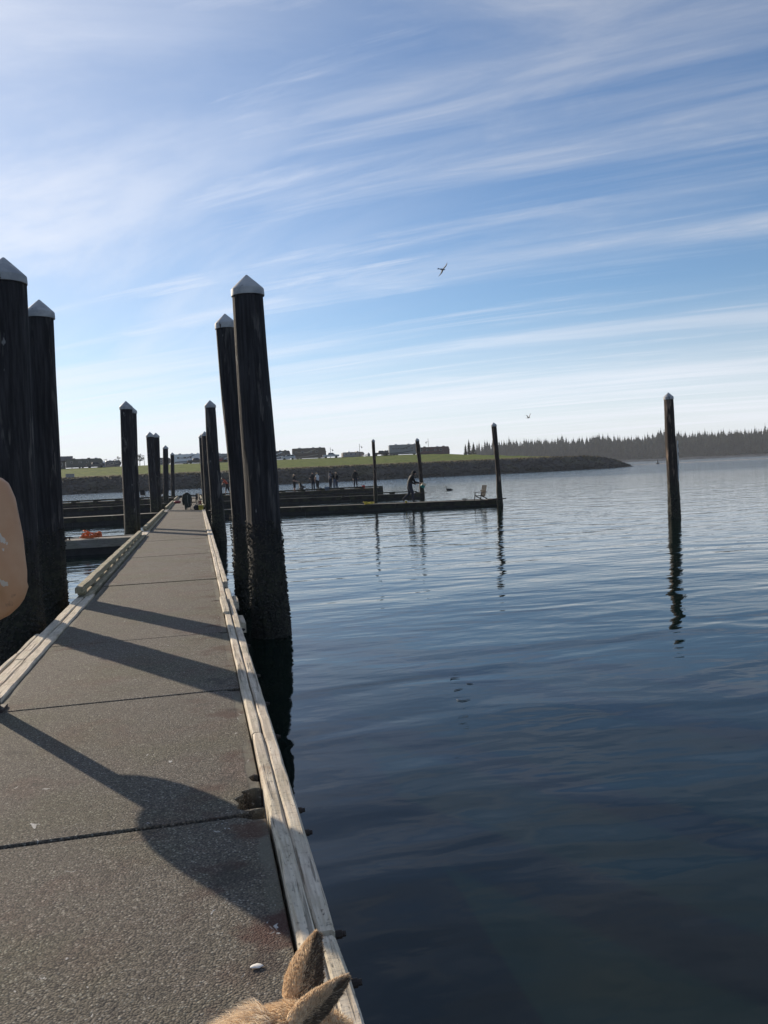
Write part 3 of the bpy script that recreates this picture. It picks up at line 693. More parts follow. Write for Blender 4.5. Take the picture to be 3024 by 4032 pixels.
for i in range(nr + 1):
    f = i / nr; z = .80 + .96 * f
    hw = interp(f, [(0, .03), (.02, .10), (.06, .17), (.12, .225), (.20, .26), (.30, .270), (.55, .255), (.80, .225), (.92, .185), (.98, .12), (1.0, .04)]); dp = hw * .62 + .02
    for k in range(ns):
        a = 6.28318 * k / ns; ca_, sa_ = math.cos(a), math.sin(a)
        px = hw * math.copysign(abs(ca_) ** .75, ca_); py = dp * math.copysign(abs(sa_) ** .75, sa_)
        jag = 0
        if f < .3: jag = .012 * round(2 * nz(a * 2.5, f * 4, 3)) / 1.0
        kk = 1 + .03 * nz(ca_ * 2, sa_ * 2, z * 3)
        vs.append((px * kk + (jag if ca_ > 0 else 0), py * kk, z + jag * .8 + (1 - f) ** 2 * (.07 - .20 * max(0, min(1, (ca_ - .15) / .5)) ** 2 * (3 - 2 * max(0, min(1, (ca_ - .15) / .5))))))
for i in range(nr):
    for k in range(ns): fs.append((i * ns + k, i * ns + (k + 1) % ns, (i + 1) * ns + (k + 1) % ns, (i + 1) * ns + k))
fs += [tuple(range(ns))[::-1], tuple(range(nr * ns, (nr + 1) * ns))]
mb = MB(); mb.add(vs, fs); mb.build('shell', M['shell'], hs, True)
MB().cbox((-.08, .19, 1.2), (.10, .05, .30), .006).build('mounting_bracket', M['steel'], hs)

# ------------------------------------------------------------------ small things on the docks
def pm(name, c, rough=.7, **kw): M[name] = plain(name, c, rough, **kw); return M[name]
pm('rope_orange', (0.62, 0.13, 0.03)); pm('rope_yellow', (0.55, 0.42, 0.05)); pm('nylon_green', (0.020, 0.027, 0.020), .8); pm('nylon_black', (0.014, 0.014, 0.016), .8)
pm('tube_grey', (0.10, 0.10, 0.105), .4, metal=.6); pm('bucket_yellow', (0.58, 0.47, 0.08), .5); pm('bucket_red', (0.55, 0.03, 0.03), .45); pm('tub_blue', (0.06, 0.12, 0.20), .5)
pm('pale_wood', (0.46, 0.34, 0.22), .8, scale=20.0); pm('white_paint', (0.72, 0.73, 0.74), .45, var=.06); pm('shell_white', (0.66, 0.63, 0.58), .8)
def coil(name, label, cat, mt, loc, w_, h_, turns, seed, r=.012):
    rn = random.Random(seed); pts = []; n = turns * 12
    for i in range(n):
        a = i * 6.283 / 12 * (1 + .04 * rn.uniform(-1, 1)); rr = w_ * (.45 + .55 * abs(nz(seed, i * .07, 0)) * 1.6)
        pts.append((math.cos(a) * rr + .25 * w_ * nz(i * .11, seed, 2), math.sin(a) * rr * .6 + .2 * w_ * nz(seed, 3, i * .11), .02 + h_ * abs(nz(i * .09, 8, seed)) * 1.7 * (1 - .5 * i / n)))
    mb = MB(); mb.tube(pts, r, 6); o = mb.build(name, mt, None, True, loc); tag(o, label, cat); return o
e = empty('rope_coil', (-3.40, 27.9, -.08), 0, 'tangled heap of orange rope on the left finger dock', 'rope')
def coil_part(par, name, mt, w_, h_, turns, seed, r, off=(0, 0, 0)):
    o = coil(name, None, None, mt, off, w_, h_, turns, seed, r); o.parent = par
coil_part(e, 'strand', M['rope_orange'], .30, .20, 9, 3, .016); coil_part(e, 'strand', M['rope_orange'], .17, .24, 7, 9, .016, (.25, .02, .02)); coil_part(e, 'strand', M['rope_orange'], .20, .16, 5, 21, .016, (-.14, 0, .01))
e = empty('rope_coil', (9.25, 45.2, -.18), 0, 'heap of yellow rope on the finger dock left of the hooded man', 'rope')
coil_part(e, 'strand', M['rope_yellow'], .26, .17, 8, 5, .018); coil_part(e, 'strand', M['rope_yellow'], .18, .12, 6, 15, .018, (.22, .05, 0))

def camp_chair(loc, rz, label, fabric, group=None, parts=True):
    e = empty('camp_chair', loc, rz, label, 'chair', group)
    f = MB()
    for sx in (-1, 1):
        f.tube([(sx * .27, -.25, 0), (sx * .24, .22, .42)], .011, 6); f.tube([(sx * .27, .25, 0), (sx * .24, -.22, .42)], .011, 6)
        f.tube([(sx * .25, .24, .0), (sx * .27, .28, .86)], .011, 6); f.tube([(sx * .27, -.24, .0), (sx * .29, -.26, .60)], .011, 6)
    f.tube([(-.27, -.25, 0), (.24, -.22, .42)], .010, 6); f.tube([(.27, -.25, 0), (-.24, -.22, .42)], .010, 6); f.tube([(-.27, .25, 0), (.24, .24, .42)], .010, 6); f.tube([(.27, .25, 0), (-.24, .24, .42)], .010, 6)
    f.build('frame', M['tube_grey'], e)
    def sheet(name, P, sag, axis):
        vs = []; n = 7
        for lay in (0, .008):
            for i in range(n):
                for j in range(n):
                    u, v = i / (n - 1), j / (n - 1); p = Vector(P[0]).lerp(Vector(P[1]), u).lerp(Vector(P[3]).lerp(Vector(P[2]), u), v)
                    s_ = sag * math.sin(math.pi * u) * (.4 + .6 * math.sin(math.pi * v)); p[axis] += (-s_ if axis == 2 else s_) + (lay if axis == 2 else -lay); vs.append(p)
        fs = [(b + i * n + j, b + (i + 1) * n + j, b + (i + 1) * n + j + 1, b + i * n + j + 1) for b in (0, n * n) for i in range(n - 1) for j in range(n - 1)]
        mb = MB(); mb.add(vs, fs); mb.build(name, fabric, e, True)
    sheet('seat', [(-.25, -.24, .42), (.25, -.24, .42), (.25, .23, .40), (-.25, .23, .40)], .05, 2)
    sheet('backrest', [(-.26, .235, .42), (.26, .235, .42), (.27, .28, .86), (-.27, .28, .86)], .05, 1)
    for sx in (-1, 1): MB().cbox((sx * .28, 0, .605), (.07, .52, .018), .004).build('armrest', fabric, e)
    return e
camp_chair((-.20, 47.0, 0), R(-70), 'folding camp chair standing on the dock beside the draped green jacket', M['nylon_black'])
camp_chair((-4.75, 80.5, 0), R(150), 'black folding chair on the cross dock left of the dock end, leftmost', M['nylon_black'])
camp_chair((-3.25, 80.7, 0), R(200), 'black folding chair on the cross dock, second from left, behind a pile', M['nylon_black'])
# jacket draped over the chair back
jk = empty('jacket', (-.52, 46.8, 0), R(15), 'dark green jacket hanging down over the camp chair', 'jacket')
vs, fs = [], []; n1, n2 = 16, 36
for i in range(n1 + 1):
    f = i / n1
    for k in range(n2):
        a = 6.283 * k / n2; ca_, sa_ = math.cos(a), math.sin(a)
        hw = interp(f, [(0, .17), (.06, .21), (.35, .20), (.7, .17), (1, .15)]) * (1 + .22 * nz(ca_ * 2, sa_ * 2, f * 3))
        fold = .030 * math.sin(a * 7 + f * 2) * (.2 + f); hem = (.10 * nz(ca_ * 1.6 + 3, sa_ * 1.6, 1) + .10 * ca_) * max(0, f - .4) / .6
        vs.append((math.copysign(abs(ca_) ** .6, ca_) * (hw + fold) + .05 * f, sa_ * (.045 + .035 * f + .6 * fold), .86 - .76 * f + hem + .03 * (1 - f) * abs(sa_)))
for i in range(n1):
    for k in range(n2): fs.append((i * n2 + k, i * n2 + (k + 1) % n2, (i + 1) * n2 + (k + 1) % n2, (i + 1) * n2 + k))
fs += [tuple(range(n2))[::-1]]
mb = MB(); mb.add(vs, fs); mb.build('body', M['nylon_green'], jk, True)
MB().tube([(.02, -.085, .80), (.0, -.10, .5), (.03, -.12, .22)], [.012, .016, .010], 6).build('lining', pm('lining_grey', (.16, .17, .15)), jk, True)
MB().tube([(-.13, 0, .86), (-.07, -.05, .91), (.07, -.05, .91), (.13, 0, .86)], [.03, .035, .035, .03], 8).build('collar', M['nylon_green'], jk, True)
for sx in (-1, 1): MB().tube([(sx * .19, 0, .80), (sx * .235, .02, .55), (sx * .20, .03, .26)], [.055, .05, .038], 10).build('sleeve', M['nylon_green'], jk, True)
def bag(loc, label, sx, sy, sz, mt, seed, cat='bag'):
    e = empty('duffel_bag', loc, 0, label, cat); mb = MB(); mb.ball((0, 0, 0), (1, 1, 1), 18, 12)
    mb.v = [(sx * math.copysign(abs(x) ** .7, x) * (1 + .12 * nz(x * 2 + seed, y * 2, z * 2)), sy * math.copysign(abs(y) ** .7, y), max(0, sz * (.48 + .5 * math.copysign(abs(z) ** .7, z)) * (1 + .2 * nz(x * 2, seed, z * 3)))) for x, y, z in mb.v]
    mb.build('body', mt, e, True); MB().tube([(-sx * .5, 0, sz * .85), (-sx * .3, 0, sz * 1.25), (sx * .3, 0, sz * 1.22), (sx * .5, 0, sz * .85)], .012, 6).build('handle', mt, e, True); return e
bag((.02, 45.9, 0), 'black bag lying on the dock below the camp chair', .22, .16, .26, M['nylon_black'], 3)
bag((-1.35, 60.5, 0), 'small red bag by the left rail far down the dock', .25, .2, .2, pm('cloth_red', (.22, .035, .04)), 5)
bag((11.9, 80.9, 0), 'dark slumped bag on the cross dock beside the blue tub', .25, .18, .24, M['nylon_black'], 8)
def bucket(loc, label, mt, r, h):
    e = empty('bucket', loc, 0, label, 'bucket')
    MB().lathe([(r * .8, 0), (r * .82, .005), (r, h), (r * 1.05, h), (r * 1.05, h - .02), (r * .96, h - .02), (r * .8, .02), (.001, .015)], 20).build('body', mt, e, True)
    MB().tube([(r * math.cos(a), .02, h - .02 + r * 1.0 * math.sin(a)) for a in np.linspace(0, math.pi, 11)], .006, 5).build('handle', M['tube_grey'], e); return e
bucket((.20, 45.4, 0), 'yellow bucket at the right kerb beside the black bag', M['bucket_yellow'], .14, .25)
bucket((16.2, 80.6, 0), 'red bucket on the cross dock next to the man in the dark jacket', M['bucket_red'], .17, .30)
bucket((.22, 55.9, 0), 'small red and pale bucket at the right kerb behind the camp chair', pm('bucket_rust', (.42, .16, .10)), .12, .22)
e = empty('plastic_tub', (12.55, 80.8, 0), 0, 'blue plastic tub on the cross dock between the two groups of people', 'tub')
mb = MB(); mb.box((0, 0, .15), (.5, .36, .30), 0, 1.12); mb.build('body', M['tub_blue'], e); MB().cbox((0, 0, .305), (.60, .44, .03), .006).build('rim', M['tub_blue'], e)
# scattered on the deck
mb = MB(); mb.ball((0, 0, 0), (1, 1, 1), 16, 8); mb.v = [(x * .022 * (1 + .5 * nz(x * 3, y * 3, 1)), y * .013 * (1 + .6 * nz(x * 3, y * 3, 5)), max(0, z) * .004) for x, y, z in mb.v]
tag(mb.build('crushed_shell', M['shell_white'], None, True, (.11, 2.76, .001)), 'small crushed white shell on the dock near the dog', 'shell')
mb = MB()
for i in range(60):
    x, y = random.uniform(.09, .235), random.uniform(4.10, 4.40); s_ = random.uniform(.006, .02); mb.box((x, y, -.115 + s_ / 2 + random.uniform(0, .012)), (s_ * 1.6, s_, s_), random.random() * 3)
tag(mb.build('rubble', M['deck'], dock), kind='stuff')
MB().cbox((.16, 4.25, -.145), (.22, .42, .03), .003).build('rubble_tray', M['float'], dock)
# little wooden chair at the end of the right finger
wc = empty('wooden_chair', (15.55, 44.1, -.235), R(-55), 'weathered pale wooden chair at the end of the finger dock', 'chair')
for i in (-1, 0, 1): MB().cbox((0, 0, .30), (.10, .018, .66), .003).build('back_slat', M['pale_wood'], wc, False, (i * .108, .20, .22), (R(-16), 0, 0))
MB().cbox((0, .19, .52), (.36, .02, .06), .003).build('back_rail', M['pale_wood'], wc)
for i in range(3): MB().cbox((0, -.22 + i * .14, .26 + -.02 * i), (.40, .12, .018), .003).build('seat_slat', M['wale'], wc)
for sx in (-1, 1):
    MB().tube([(sx * .21, -.34, 0), (sx * .21, -.26, .42)], .025, 6).build('leg', M['wale'], wc); MB().tube([(sx * .21, .42, 0), (sx * .21, -.28, .27)], .028, 6).build('leg', M['wale'], wc)
    MB().cbox((sx * .25, -.03, .43), (.09, .56, .02), .003).build('armrest', M['wale'], wc)

# ------------------------------------------------------------------ people
def grow(name, V, E_, rad, root, levels=2):
    me = bpy.data.meshes.new(name + '_skeleton'); me.from_pydata(V, E_, []); ob = bpy.data.objects.new(name + '_skeleton', me); col.objects.link(ob)
    ob.modifiers.new('skin', 'SKIN'); sv = me.skin_vertices[0].data
    for i, r_ in enumerate(rad): sv[i].radius = r_ if hasattr(r_, '__len__') else (r_, r_)
    for i in range(len(V)): sv[i].use_root = (i == root)
    ss = ob.modifiers.new('sub', 'SUBSURF'); ss.levels = levels; ss.render_levels = levels
    bpy.context.view_layer.update(); dg = bpy.context.evaluated_depsgraph_get(); dg.update()
    r = bpy.data.meshes.new_from_object(ob.evaluated_get(dg)); bpy.data.objects.remove(ob); return r
SKIN = pm('skin', (0.42, 0.26, 0.19), .6, var=.08); HAIRD = pm('dark_hair', (0.02, 0.015, 0.012), .6); HAIRB = pm('fair_hair', (0.32, 0.22, 0.12), .6)
CL = {k: pm('cloth_' + k, c, .85) for k, c in {'black': (.013, .013, .015), 'navy': (.018, .022, .035), 'denim': (.05, .075, .12), 'white': (.55, .55, .55), 'orange': (.42, .085, .045), 'grey': (.16, .16, .17), 'jacket': (.011, .011, .012), 'shoe': (.03, .03, .03)}.items()}
BONES = [('pelvis', 'spine', 'top'), ('spine', 'chest', 'top'), ('chest', 'neck', 'top'), ('neck', 'head', 'skin'), ('head', 'crown', 'skin')]
for s_ in 'LR': BONES += [('chest', 'sho' + s_, 'top'), ('sho' + s_, 'elb' + s_, 'sleeve'), ('elb' + s_, 'wri' + s_, 'fore'), ('wri' + s_, 'han' + s_, 'skin'), ('pelvis', 'hip' + s_, 'leg'), ('hip' + s_, 'kne' + s_, 'leg'), ('kne' + s_, 'ank' + s_, 'calf'), ('ank' + s_, 'toe' + s_, 'shoe')]
RAD = {'pelvis': (.155, .115), 'spine': (.145, .105), 'chest': (.16, .115), 'neck': .055, 'head': (.078, .092), 'crown': .055, 'sho': .062, 'elb': .046, 'wri': .034, 'han': .036, 'hip': .095, 'kne': .064, 'ank': .045, 'toe': .036}
def base_pose():
    P = {'pelvis': (0, 0, .95), 'spine': (0, .01, 1.14), 'chest': (0, 0, 1.34), 'neck': (0, .01, 1.50), 'head': (0, .035, 1.60), 'crown': (0, .02, 1.70)}
    for s_, k in (('L', -1), ('R', 1)):
        P.update({'sho' + s_: (k * .17, 0, 1.42), 'elb' + s_: (k * .23, -.02, 1.15), 'wri' + s_: (k * .22, .06, .92), 'han' + s_: (k * .215, .09, .85), 'hip' + s_: (k * .085, 0, .90), 'kne' + s_: (k * .10, .02, .50), 'ank' + s_: (k * .105, -.03, .085), 'toe' + s_: (k * .12, .13, .04)})
    return P
def person(loc, rz, label, wear, pose=None, h=1.75, hair=None, long_hair=False, hat=None, hood=None, group='people on the far cross dock', bulk=1.14):
    if group == 'people on the far cross dock': h *= 1.05; loc = (loc[0] * .992, loc[1] - .75, loc[2])
    P = base_pose(); P.update(pose or {}); k = h / 1.76
    names = list(P); idx = {n: i for i, n in enumerate(names)}
    V = [Vector(P[n]) * k for n in names]; E_ = [(idx[a], idx[b]) for a, b, _ in BONES]
    rad = []
    for n in names:
        r = RAD.get(n) or RAD.get(n[:3]); bk_ = bulk if n[:3] in ('pel', 'spi', 'che', 'sho', 'elb', 'wri', 'hip', 'kne') else 1
        r = tuple(q * bk_ for q in r) if hasattr(r, '__len__') else r * bk_
        rad.append(tuple(x * k for x in r) if hasattr(r, '__len__') else r * k)
    me = grow('person', V, E_, rad, idx['pelvis'])
    mats = []; order = ['top', 'sleeve', 'fore', 'skin', 'leg', 'calf', 'shoe']
    for z in order: me.materials.append(wear.get(z) or SKIN)
    segs = [(V[idx[a]], V[idx[b]], order.index(z)) for a, b, z in BONES]
    for f in me.polygons:
        c = f.center; best, bi = 9, 0
        for a, b, z in segs:
            ab = b - a; t_ = max(0, min(1, (c - a).dot(ab) / max(ab.length_squared, 1e-9))); dd = (c - a - ab * t_).length
            if z in (0, 4): dd -= .05
            if dd < best: best, bi = dd, z
        f.material_index = bi; f.use_smooth = True
    # fingers, thumb, nose and eyes belong to the same mesh
    bm = bmesh.new(); bm.from_mesh(me); ex = MB()
    sk = order.index('skin')
    for s_, sg in (('L', -1), ('R', 1)):
        wv, hv = V[idx['wri' + s_]], V[idx['han' + s_]]; d = (hv - wv).normalized(); sd_ = Vector((0, 1, 0)) - d * d.y; sd_ = sd_.normalized() if sd_.length > .1 else Vector((1, 0, 0)); cu_ = d.cross(sd_) * sg
        for q, ln in enumerate((.070, .082, .078, .060)):
            b0 = hv + sd_ * (.027 - q * .018) * k; ex.tube([b0, b0 + d * ln * .55 * k, b0 + (d * ln * .85 - cu_ * .025) * k], [.0095 * k, .0085 * k, .006 * k], 5)
        b0 = wv.lerp(hv, .5) + sd_ * .028 * k; ex.tube([b0, b0 + (sd_ * .03 + d * .025) * k, b0 + (sd_ * .035 + d * .055) * k], [.011 * k, .010 * k, .007 * k], 5)
    hc = V[idx['head']]; up = (V[idx['crown']] - hc).normalized(); fw = Vector((0, 1, 0)) - up * up.y; fw.normalize(); sdv = fw.cross(up)
    ex.tube([hc + fw * .085 * k + up * .03 * k, hc + fw * .112 * k], [.008 * k, .014 * k], 5)
    for q in (-1, 1):
        ex.ball(hc + fw * .083 * k + sdv * q * .03 * k + up * .035 * k, (.010, .010, .008), 6, 4); ex.ball(hc + sdv * q * .082 * k + up * .01 * k, (.012, .02, .03), 6, 4)
    b0 = len(bm.verts); vv_ = [bm.verts.new(p) for p in ex.v]
    for f in ex.f:
        nf = bm.faces.new([vv_[i] for i in f]); nf.material_index = sk; nf.smooth = True
    bm.to_mesh(me); bm.free(); me.name = 'person'
    o = link('person', me, None, loc, (0, 0, rz)); tag(o, label, 'person', group)
    def capmesh(nm, mt, r, z0, extra=0):
        vs, fs = [], []
        for i in range(7):
            th = z0 * i / 6
            for q in range(14):
                a = 6.283 * q / 14; dv = sdv * math.sin(th) * math.cos(a) + fw * math.sin(th) * math.sin(a) + up * math.cos(th)
                rr = r * (1 + (.08 * nz(q, i, 3) if nm == 'hair' else 0)); back = 1.0 if math.sin(a) < .25 else (.75 if i > 4 else 1)
                if math.sin(a) > .4 and i > 3: dv = (dv + up * .55).normalized()
                vs.append(hc + up * .035 * k + dv * rr * k - fw * .008 * k)
        for i in range(6):
            for q in range(14): fs.append((i * 14 + q, i * 14 + (q + 1) % 14, (i + 1) * 14 + (q + 1) % 14, (i + 1) * 14 + q))
        mb = MB(); mb.add(vs, fs)
        if extra:
            for q in range(-3, 4): mb.tube([hc + sdv * q * .025 * k - fw * .07 * k, hc + sdv * q * .032 * k - fw * .10 * k - up * .12 * k, hc + sdv * q * .03 * k - fw * .09 * k - up * extra * k], [.03 * k, .028 * k, .008 * k], 6)
        mb.build(nm, mt, o, True)
    if hair: capmesh('hair', hair, .112, 1.75, .28 if long_hair else 0)
    if hat:
        capmesh('cap', hat, .118, 1.35); MB().add([hc + up * .085 * k + fw * .10 * k + sdv * .07 * k, hc + up * .085 * k + fw * .10 * k - sdv * .07 * k, hc + up * .07 * k + fw * .19 * k - sdv * .05 * k, hc + up * .07 * k + fw * .19 * k + sdv * .05 * k, hc + up * .098 * k + fw * .09 * k], [(0, 1, 2, 3), (0, 3, 2, 1, 4)]).build('cap_brim', hat, o)
    if hood: capmesh('hood', hood, .128, 2.0, .14)
    return o
K, DN = CL['black'], CL['denim']
# left pair of arms / legs helpers
def W(top, leg, sleeve=None, fore=None, calf=None): return {'top': top, 'sleeve': sleeve or top, 'fore': fore, 'leg': leg, 'calf': calf, 'shoe': CL['shoe']}
lean = {'spine': (0, .09, 1.12), 'chest': (0, .22, 1.27), 'neck': (0, .31, 1.39), 'head': (0, .40, 1.46), 'crown': (0, .46, 1.54), 'shoL': (-.17, .25, 1.35), 'shoR': (.17, .25, 1.35), 'elbL': (-.20, .36, 1.10), 'elbR': (.20, .40, 1.10), 'wriL': (-.14, .52, .92), 'wriR': (.14, .56, .90), 'hanL': (-.12, .57, .86), 'hanR': (.12, .61, .84)}
p2 = dict(lean); p2.update({'kneL': (-.12, .14, .50), 'ankL': (-.14, .20, .085), 'toeL': (-.15, .36, .04), 'kneR': (.12, -.06, .48), 'ankR': (.14, -.26, .10), 'toeR': (.15, -.11, .04)})
person((2.95, 80.9, 0), R(80), 'person in orange shirt and dark shorts bending forward on the cross dock', W(CL['orange'], K), p2, 1.78, HAIRD)
person((9.35, 80.8, 0), R(-120), 'person in dark tee and shorts standing behind the stroller', W(K, K), {'wriL': (-.12, .25, 1.02), 'hanL': (-.09, .31, 1.02), 'wriR': (.16, .26, 1.0), 'hanR': (.13, .32, 1.0)}, 1.66, HAIRB, True)
person((11.25, 81.2, 0), R(150), 'person in dark shirt and trousers standing left of the white tank top', W(K, CL['navy'], calf=CL['navy']), {'elbR': (.25, .08, 1.16), 'wriR': (.20, .28, 1.14), 'hanR': (.18, .34, 1.15)}, 1.76, HAIRD)
person((11.62, 80.7, 0), R(40), 'person in white tank top and dark trousers on the cross dock', {'top': CL['white'], 'leg': K, 'calf': K, 'shoe': CL['shoe']}, {'elbL': (-.22, .10, 1.17), 'wriL': (-.10, .26, 1.20), 'hanL': (-.05, .30, 1.22)}, 1.70, HAIRB)
person((12.95, 81.1, 0), R(-60), 'person in dark cap and pale tee hugging on the cross dock', W(CL['grey'], CL['navy'], calf=CL['navy']), {'elbL': (-.22, .14, 1.22), 'wriL': (-.02, .32, 1.26), 'hanL': (.04, .36, 1.27), 'elbR': (.22, .16, 1.24), 'wriR': (.04, .34, 1.30), 'hanR': (-.02, .38, 1.31)}, 1.80, HAIRD, hat=K)
person((13.30, 81.0, 0), R(100), 'person in black top and jeans leaning into the hug, facing left', W(K, DN, fore=K, calf=DN), {'chest': (0, .06, 1.33), 'neck': (0, .11, 1.48), 'head': (0, .15, 1.57), 'crown': (0, .16, 1.66), 'elbL': (-.22, .20, 1.25), 'wriL': (-.03, .36, 1.28), 'hanL': (.03, .39, 1.29), 'elbR': (.22, .18, 1.22), 'wriR': (.05, .36, 1.22), 'hanR': (0, .40, 1.22)}, 1.72, HAIRD)
person((13.62, 81.35, 0), R(120), 'person with long fair hair and jeans behind the hugging pair, rightmost of the three', W(K, DN, fore=K, calf=DN), None, 1.68, HAIRB, True)
person((15.45, 80.9, 0), R(165), 'person in dark jacket and trousers standing alone beside the red bucket', W(CL['jacket'], CL['navy'], fore=CL['jacket'], calf=CL['navy']), {'elbL': (-.26, -.03, 1.16), 'wriL': (-.23, .02, .94), 'hanL': (-.22, .04, .88), 'ankL': (-.14, -.03, .085), 'ankR': (.14, -.03, .085)}, 1.82, HAIRD)
walk = {'spine': (0, .05, 1.13), 'chest': (0, .13, 1.31), 'neck': (0, .20, 1.46), 'head': (0, .29, 1.55), 'crown': (0, .32, 1.65), 'shoL': (-.17, .15, 1.40), 'shoR': (.17, .15, 1.40), 'elbL': (-.22, .12, 1.10), 'elbR': (.22, .26, 1.10), 'wriL': (-.18, .38, .98), 'wriR': (.17, .50, 1.03), 'hanL': (-.15, .45, .98), 'hanR': (.15, .57, 1.02),
        'kneR': (.10, .16, .50), 'ankR': (.11, .14, .085), 'toeR': (.12, .30, .04), 'kneL': (-.10, .00, .48), 'ankL': (-.11, -.36, .20), 'toeL': (-.12, -.28, .06)}
HM = at(1612, 1962, 45.0)
hm = person((11.62, 44.85, -.20), R(-94), 'person in black hooded jacket stepping forward with a snack bag', W(CL['jacket'], CL['navy'], fore=CL['jacket'], calf=CL['navy']), walk, 1.84, HAIRD, hood=CL['jacket'], group='people on the near docks', bulk=1.32)
# snack bag in the hooded person's hand
M['foil_cream'] = plain('cream_foil', (.55, .44, .28), .35, var=.2); M['foil_teal'] = plain('teal_foil', (.03, .22, .20), .3, var=.2)
sb = empty('snack_bag', (12.34, 44.72, .62), 0, 'cream and teal snack bag held by the hooded person', 'bag')
for nm, z0, z1, mt in (('lower_half', -.02, .13, 'foil_teal'), ('upper_half', .13, .27, 'foil_cream')):
    vs, fs = [], []
    for i in range(6):
        f = i / 5; z = z0 + (z1 - z0) * f; g = (z + .02) / .29; th = .075 * max(.06, math.sin(math.pi * g))
        for q in range(12):
            a = 6.283 * q / 12; vs.append((math.cos(a) * .125 + .10 * (z - .13) + .006 * nz(q, i, 2), math.sin(a) * th, z))
    for i in range(5):
        for q in range(12): fs.append((i * 12 + q, i * 12 + (q + 1) % 12, (i + 1) * 12 + (q + 1) % 12, (i + 1) * 12 + q))
    fs += [tuple(range(12))[::-1], tuple(range(60, 72))]; mb = MB(); mb.add(vs, fs); mb.build(nm, M[mt], sb, True, (0, 0, 0), (0, R(25), 0))
e = empty('paper_cup', (11.35, 44.65, -.20), 0, 'small pale cup on the dock by the feet of the hooded person', 'cup')
MB().lathe([(.05, 0), (.065, .13), (.07, .135), (.066, .14), (.06, .12), (.001, .02)], 14).build('body', M['bucket_yellow'], e, True); MB().lathe([(.071, .135), (.072, .15), (.05, .155), (.001, .155)], 14).build('lid', M['white_paint'], e)
# stroller
st = empty('stroller', (10.15, 80.7, 0), R(5), 'black three-wheeled stroller on the cross dock', 'stroller')
f = MB(); f.tube([(-.42, -.2, 1.0), (-.05, -.2, .62), (.48, -.03, .18)], .014, 6); f.tube([(-.42, .2, 1.0), (-.05, .2, .62), (.48, .03, .18)], .014, 6); f.tube([(-.42, -.2, 1.0), (-.42, .2, 1.0)], .016, 6)
for s_ in (-1, 1): f.tube([(-.05, s_ * .2, .62), (-.32, s_ * .24, .18)], .014, 6)
f.build('frame', M['nylon_black'], st)
for nm, c, r in (('wheel', (.52, 0, .15), .15), ('wheel', (-.32, -.27, .17), .17), ('wheel', (-.32, .27, .17), .17)):
    MB().tube([(c[0] + r * .88 * math.cos(a), c[1], c[2] + r * .88 * math.sin(a)) for a in np.linspace(0, 6.283, 19)], .022, 6).build(nm, M['nylon_black'], st, True)
    MB().lathe([(.03, -.02), (.03, .02)], 8, c, Matrix.Rotation(R(90), 3, 'X')).build('hub', M['tube_grey'], st)
MB().prism([(-.28, .38), (.18, .34), (.24, .44), (-.05, .52), (-.26, .86), (-.34, .84)], -.19, .19, 'y').build('seat', M['nylon_black'], st)
vs = [( -.30 + .34 * math.sin(t_) , s_ * .2, .70 + .26 * math.cos(t_)) for s_ in (-1, 1) for t_ in np.linspace(-.5, 1.4, 8)]
MB().add(vs, [(i, i + 1, 8 + i + 1, 8 + i) for i in range(7)]).build('canopy', M['nylon_black'], st, True)
MB().cbox((-.14, 0, .26), (.40, .34, .16), .02).build('basket', M['nylon_black'], st)

